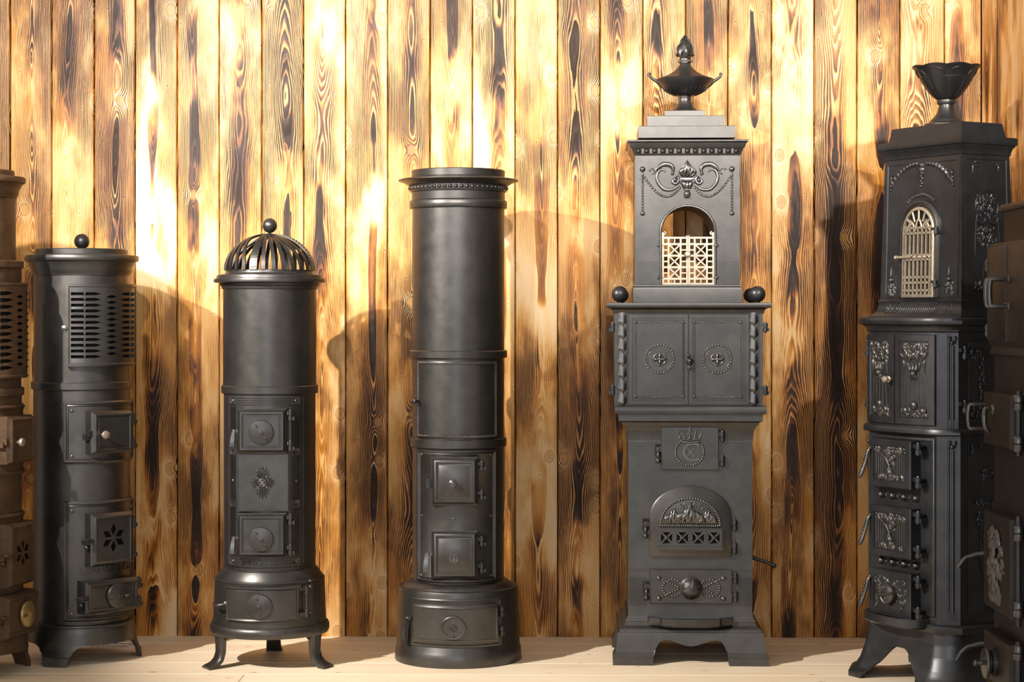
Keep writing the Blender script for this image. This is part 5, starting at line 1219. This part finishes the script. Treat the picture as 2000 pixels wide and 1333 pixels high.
    for i in range(17): u = -0.085+0.170*i/16; k.tube([(u+0.006, zn(590), 0.0), (u-0.004, zn(598), 0.001), (u-0.008, zn(608), 0.001), (u-0.004, zn(613), 0.0)], [0.0015, 0.003, 0.003, 0.001], 6)
    for sg in (-1, 1):
        for j in range(3): k.leaf(sg*(0.115+j*0.022), zn(612), PI/2+sg*0.5, 0.030, 0.011, 0.005, 0.0)
        k.ring(sg*0.150, zn(600), 0.010, 0.002, 0.001, 14)
    k.build('fluted_skirt', IRON, t, Mk)
    # tower flank
    sf_ = MB().rplate(-dt_/2+0.010, dt_/2-0.006, zt0+0.02, zt1-0.004, [(0, -0.002), (0, 0.003), (0.010, 0.003), (0.012, 0.0005)]).build('tower_flank', BLACK, t, Msd)
    k = MB(); vm = zn(400)
    k.tube([(0.050*math.cos(a)*1.0, vm+0.050*math.sin(a), 0.001) for a in [-0.9+ (PI+1.8)*i/24 for i in range(25)]], 0.0028, 6)
    foliage(k, -0.040, 0.040, vm-0.030, vm+0.036, 95, 34, 0.024, 0.0); k.ring(0, vm, 0.017, 0.003, 0.002, 16)
    for sg in (-1, 1): k.ring(sg*0.028, vm-0.040, 0.019, 0.003, 0.002, 16); k.tube([(sg*0.048, vm-0.045, 0.001), (sg*0.050, vm-0.075, 0.001), (sg*0.056, vm-0.16, 0.001), (sg*0.040, vm-0.19, 0.001)], 0.0022, 5); MB().leaf(sg*0.045, zt1-0.03, PI if sg < 0 else 0, 0.026, 0.014, 0.004, 0).leaf(sg*0.05, zt1-0.034, PI/2+sg*1.9, 0.034, 0.012, 0.004, 0, -sg).leaf(sg*0.056, zt1-0.030, -PI/2, 0.036, 0.012, 0.004, 0, sg*0.5).leaf(sg*0.052, zt1-0.026, PI-0.3 if sg > 0 else 0.3, 0.034, 0.014, 0.004, 0, sg).build('spandrel_relief', BLACK, sf_, Msd)
    k.build('flank_relief', BLACK, sf_, Msd); k = MB(); foliage(k, -0.040, 0.040, vm-0.135, vm-0.070, 96, 34, 0.026, 0.0)
    k.build('flank_relief', BLACK, sf_, Msd); k = MB()
    for q in (-0.02, 0.02): k.tube([(q, zt0+0.075, 0.0), (q, vm-0.20, 0.0)], 0.0016, 5)
    foliage(k, -0.055, 0.055, zt0+0.040, zt0+0.062, 97, 16, 0.026, 0.0, False); k.build('flank_relief', BLACK, sf_, Msd)
    return (1.448+0.866*yt, 6.569+0.5*yt, zn(233))
bowl_at = stove_ornate()

def bowl(loc):
    t = thing('scalloped_bowl', 'scalloped iron bowl on a flared foot, standing on the ornate stove', 'bowl', loc, 0.2)
    s = 6.59/F; top = 118*s; z = lambda py: (238-py)*s
    MB().lathe([(1e-5, 0), (43*s, 0), (43*s, z(234)), (33*s, z(230)), (31*s, z(226)), (26*s, z(222)), (18*s, z(212)), (15*s, z(200)), (14.5*s, z(196)), (17*s, z(195)), (19*s, z(190)), (18*s, z(186.5)), (12*s, z(186))], 40, (0, 0), 'z').build('foot', IRON, t)
    lob = 8
    def sc(r, zz, a, k): return r*(1+k*abs(math.cos(lob*a/2))), zz
    prof = [(8, 188, 0, 0), (17, 187, 0.0, 0), (23, 182, .02, 0), (32, 172, .03, 0), (41, 160, .035, 0), (48.5, 148, .035, 0), (50.5, 144.8, .035, 0), (49.8, 143, .03, 0), (54, 136, .03, 1), (59.5, 129, .03, 2), (65, 123.5, .025, 3), (64, 122.5, .025, 3), (57, 130, .02, 2), (47, 145, .02, 0), (32, 166, .02, 0), (1e-4, 180, 0, 0)]
    n = 96; vs = []; fs = []
    for r, y, k_, up in prof:
        for i in range(n):
            a = 2*PI*i/n; c = abs(math.cos(lob*a/2)); rr = r*s*(1+k_*c*1.3); vs.append((rr*math.cos(a), rr*math.sin(a), z(y)+up*s*c*0.9))
    for j in range(len(prof)-1):
        for i in range(n): fs.append([j*n+i, j*n+(i+1) % n, (j+1)*n+(i+1) % n, (j+1)*n+i])
    fs.append([n-1-i for i in range(n)])
    MB().add(vs, fs).build('cup', BLACK, t)
    k = MB()
    for i in range(lob):
        a = 2*PI*(i+0.5)/lob
        P = [(math.cos(a)*r*s, math.sin(a)*r*s, z(y)) for r, y in ((23, 182), (32, 172), (41, 160), (50, 145.5))]; k.tube(P, [0.0012, 0.0022, 0.0022, 0.0014], 5)
        a = 2*PI*i/lob; P = []
        for j in range(11): q = j/10*PI; P.append((math.cos(a+0.30*math.cos(q))*(52.0+9.0*math.sin(q))*s, math.sin(a+0.30*math.cos(q))*(52.0+9.0*math.sin(q))*s, z(142-14*math.sin(q))))
        k.tube(P, 0.0018, 5)
    k.build('petal_ribs', BLACK, t)
bowl(bowl_at)

# ------------------------------------------------------------------ plain dark stove at the right edge, facing left
def stove_edge():
    t = thing('plain_stove', 'plain brown-black box stove with loop handles, cut off by the right edge of the picture', 'stove', (1.61, 5.735, 0), rad(-90))
    # local: front -Y looks towards -X of the room, local +X runs towards the wall behind (far) ... u right = towards the camera
    fx = 0.130
    far = -0.235
    bd = rect(far+0.0, 0.235, -fx, 0.140)
    stack(bd, [(0.0, 0.085), (0.0, 1.120)]).build('body', BROWN, t)
    stack(bd, [(0.006, 0.075), (0.010, 0.080), (0.010, 0.100), (0.004, 0.105)]).build('base_ring', BROWN, t)
    stack(bd, [(0.004, 1.105), (0.010, 1.110), (0.010, 1.122), (0.006, 1.130), (0.008, 1.140)]).build('ledge', BROWN, t)
    up = rect(far, 0.235, -fx-0.006, 0.140)
    stack(up, [(0.004, 1.136), (0.008, 1.142), (0.008, 1.436), (0.005, 1.446), (-0.01, 1.449)]).build('oven_box', BROWN, t)
    tp = rect(far+0.07, 0.235, -fx+0.012, 0.130)
    stack(tp, [(0, 1.445), (0, 1.535), (0.003, 1.540), (0.010, 1.542), (0.012, 1.546), (0.012, 1.556), (0.008, 1.562)]).build('lid_block', BROWN, t)
    for sx in (-1, 1):
        for sy in (-1, 1):
            MB().lathe([(0.022, 0), (0.026, 0.004), (0.024, 0.02), (0.018, 0.05), (0.024, 0.085)], 16, (sx*0.20, sy*0.10), 'z').build('leg', BROWN, t)
    M = flat(fx); Mu = flat(fx+0.014)
    def loop(parent, m, u, v0, v1, r, out, name='loop_handle'):
        k = MB().tube([(u, v0, 0.0), (u, v0, out*0.75), (u, v0+(v1-v0)*0.10, out), (u, v0+(v1-v0)*0.9, out), (u, v1, out*0.75), (u, v1, 0.0)], r, 8)
        for v in (v0, v1): k.ball(u, v, 0.002, r*1.8, 10)
        k.build(name, STEEL_AND_LIT, parent, m)
    for n, (u0, u1) in enumerate(((-0.238, -0.003), (0.003, 0.238))):
        d = MB().plate(rectp(u0, u1, 1.150, 1.434), [(0, -0.002), (0, 0.006), (0.003, 0.008)], back=True).build('oven_door', BROWN, t, Mu)
        loop(d, Mu, -0.022 if n == 0 else 0.022, 1.255, 1.335, 0.0075, 0.062)
    MB().box(-0.003, 0.003, 1.150, 1.434, 0.004, 0.011).build('seam_strip', STEEL_AND_LIT, t, Mu)
    for v in (1.18, 1.38): MB().hinge(-0.246, v, 0.004, 0.009, 0.034, -0.012).build('hinge', STEEL_AND_LIT, d, Mu)
    def door(v0, v1, u0=-0.205, u1=0.105, name='door', th=0.040):
        d = MB().plate(rectp(u0, u1, v0, v1), [(0, 0.0), (0, th-0.006), (0.004, th), (0.012, th+0.001)], back=True).build(name, BROWN, t, M)
        k = MB().lathe([(0.009, v0-0.015), (0.009, v1+0.015)], 12, (u1+0.022, th*0.5), 'v')
        k.build('hinge_rod', BLACK, d, M)
        for f in (0.12, 0.88):
            k = MB(); v = v0+(v1-v0)*f
            k.lathe([(0.013, v-0.022), (0.0155, v-0.018), (0.0155, v-0.002), (0.013, v), (0.0155, v+0.002), (0.0155, v+0.018), (0.013, v+0.022)], 14, (u1+0.022, th*0.5), 'v'); k.box(u1-0.004, u1+0.022, v-0.018, v-0.002, th*0.5-0.012, th*0.5+0.012); k.build('hinge', STEEL_AND_LIT, d, M)
        return d
    d = door(0.838, 0.995, name='fire_door')
    loop(d, M, -0.150, 0.885, 0.958, 0.0065, 0.098)
    k = MB().ball(-0.09, 0.945, 0.040, 0.016, 12, True, 0.6); k.tube([(-0.09, 0.945, 0.045), (-0.085, 0.948, 0.062), (-0.075, 0.925, 0.070), (-0.075, 0.895, 0.066), (-0.082, 0.880, 0.052)], [0.008, 0.0085, 0.008, 0.0075, 0.006], 8); k.build('latch', STEEL_AND_LIT, d, M)
    d = door(0.345, 0.634, name='fire_door')
    k = MB(); g = random.Random(12); c = -0.050
    for i in range(70):
        q = g.random(); v = 0.580-0.19*q; hwid = 0.018+0.055*math.sin(PI*min(1, 0.12+q*0.78)); u = c+g.uniform(-1, 1)*hwid
        a = -PI/2+g.uniform(-0.7, 0.7)+(u-c)*6; L = g.uniform(0.03, 0.055); k.leaf(u, v+0.02, a, L, L*0.34, 0.010, 0.038+0.010*(1-abs(u-c)/0.08), g.uniform(-1.2, 1.2), 6, 0.8)
    for i in range(5): k.leaf(c-0.05+i*0.026, 0.41, -PI/2, 0.045, 0.016, 0.012, 0.040, g.uniform(-.4, .4))
    k.ball(c, 0.585, 0.044, 0.010, 10); k.build('mane_relief', STEEL_AND_LIT, d, M, 'worn shaggy relief ornament')
    k = MB().tube([(-0.205, 0.500, 0.020), (-0.215, 0.498, 0.050), (-0.222, 0.485, 0.090), (-0.226, 0.455, 0.112)], [0.008, 0.0075, 0.007, 0.008], 8); k.build('lever_handle', IRON, d, M)
    d = door(0.125, 0.272, name='ash_door')
    k = MB().lathe([(0.040, 0.040), (0.040, 0.052), (0.028, 0.054), (0.028, 0.060), (0.045, 0.061), (0.047, 0.066), (0.044, 0.072), (0.020, 0.076), (0.007, 0.078), (0.006, 0.092), (0.010, 0.096), (0.008, 0.102), (1e-5, 0.104)], 28, (-0.070, 0.190), 'w'); k.build('air_rosette', STEEL_AND_LIT, d, M)
    k = MB().tube([(-0.205, 0.225, 0.020), (-0.215, 0.222, 0.055), (-0.222, 0.205, 0.095), (-0.226, 0.170, 0.118)], [0.008, 0.0075, 0.007, 0.008], 8); k.build('lever_handle', IRON, d, M)
stove_edge()
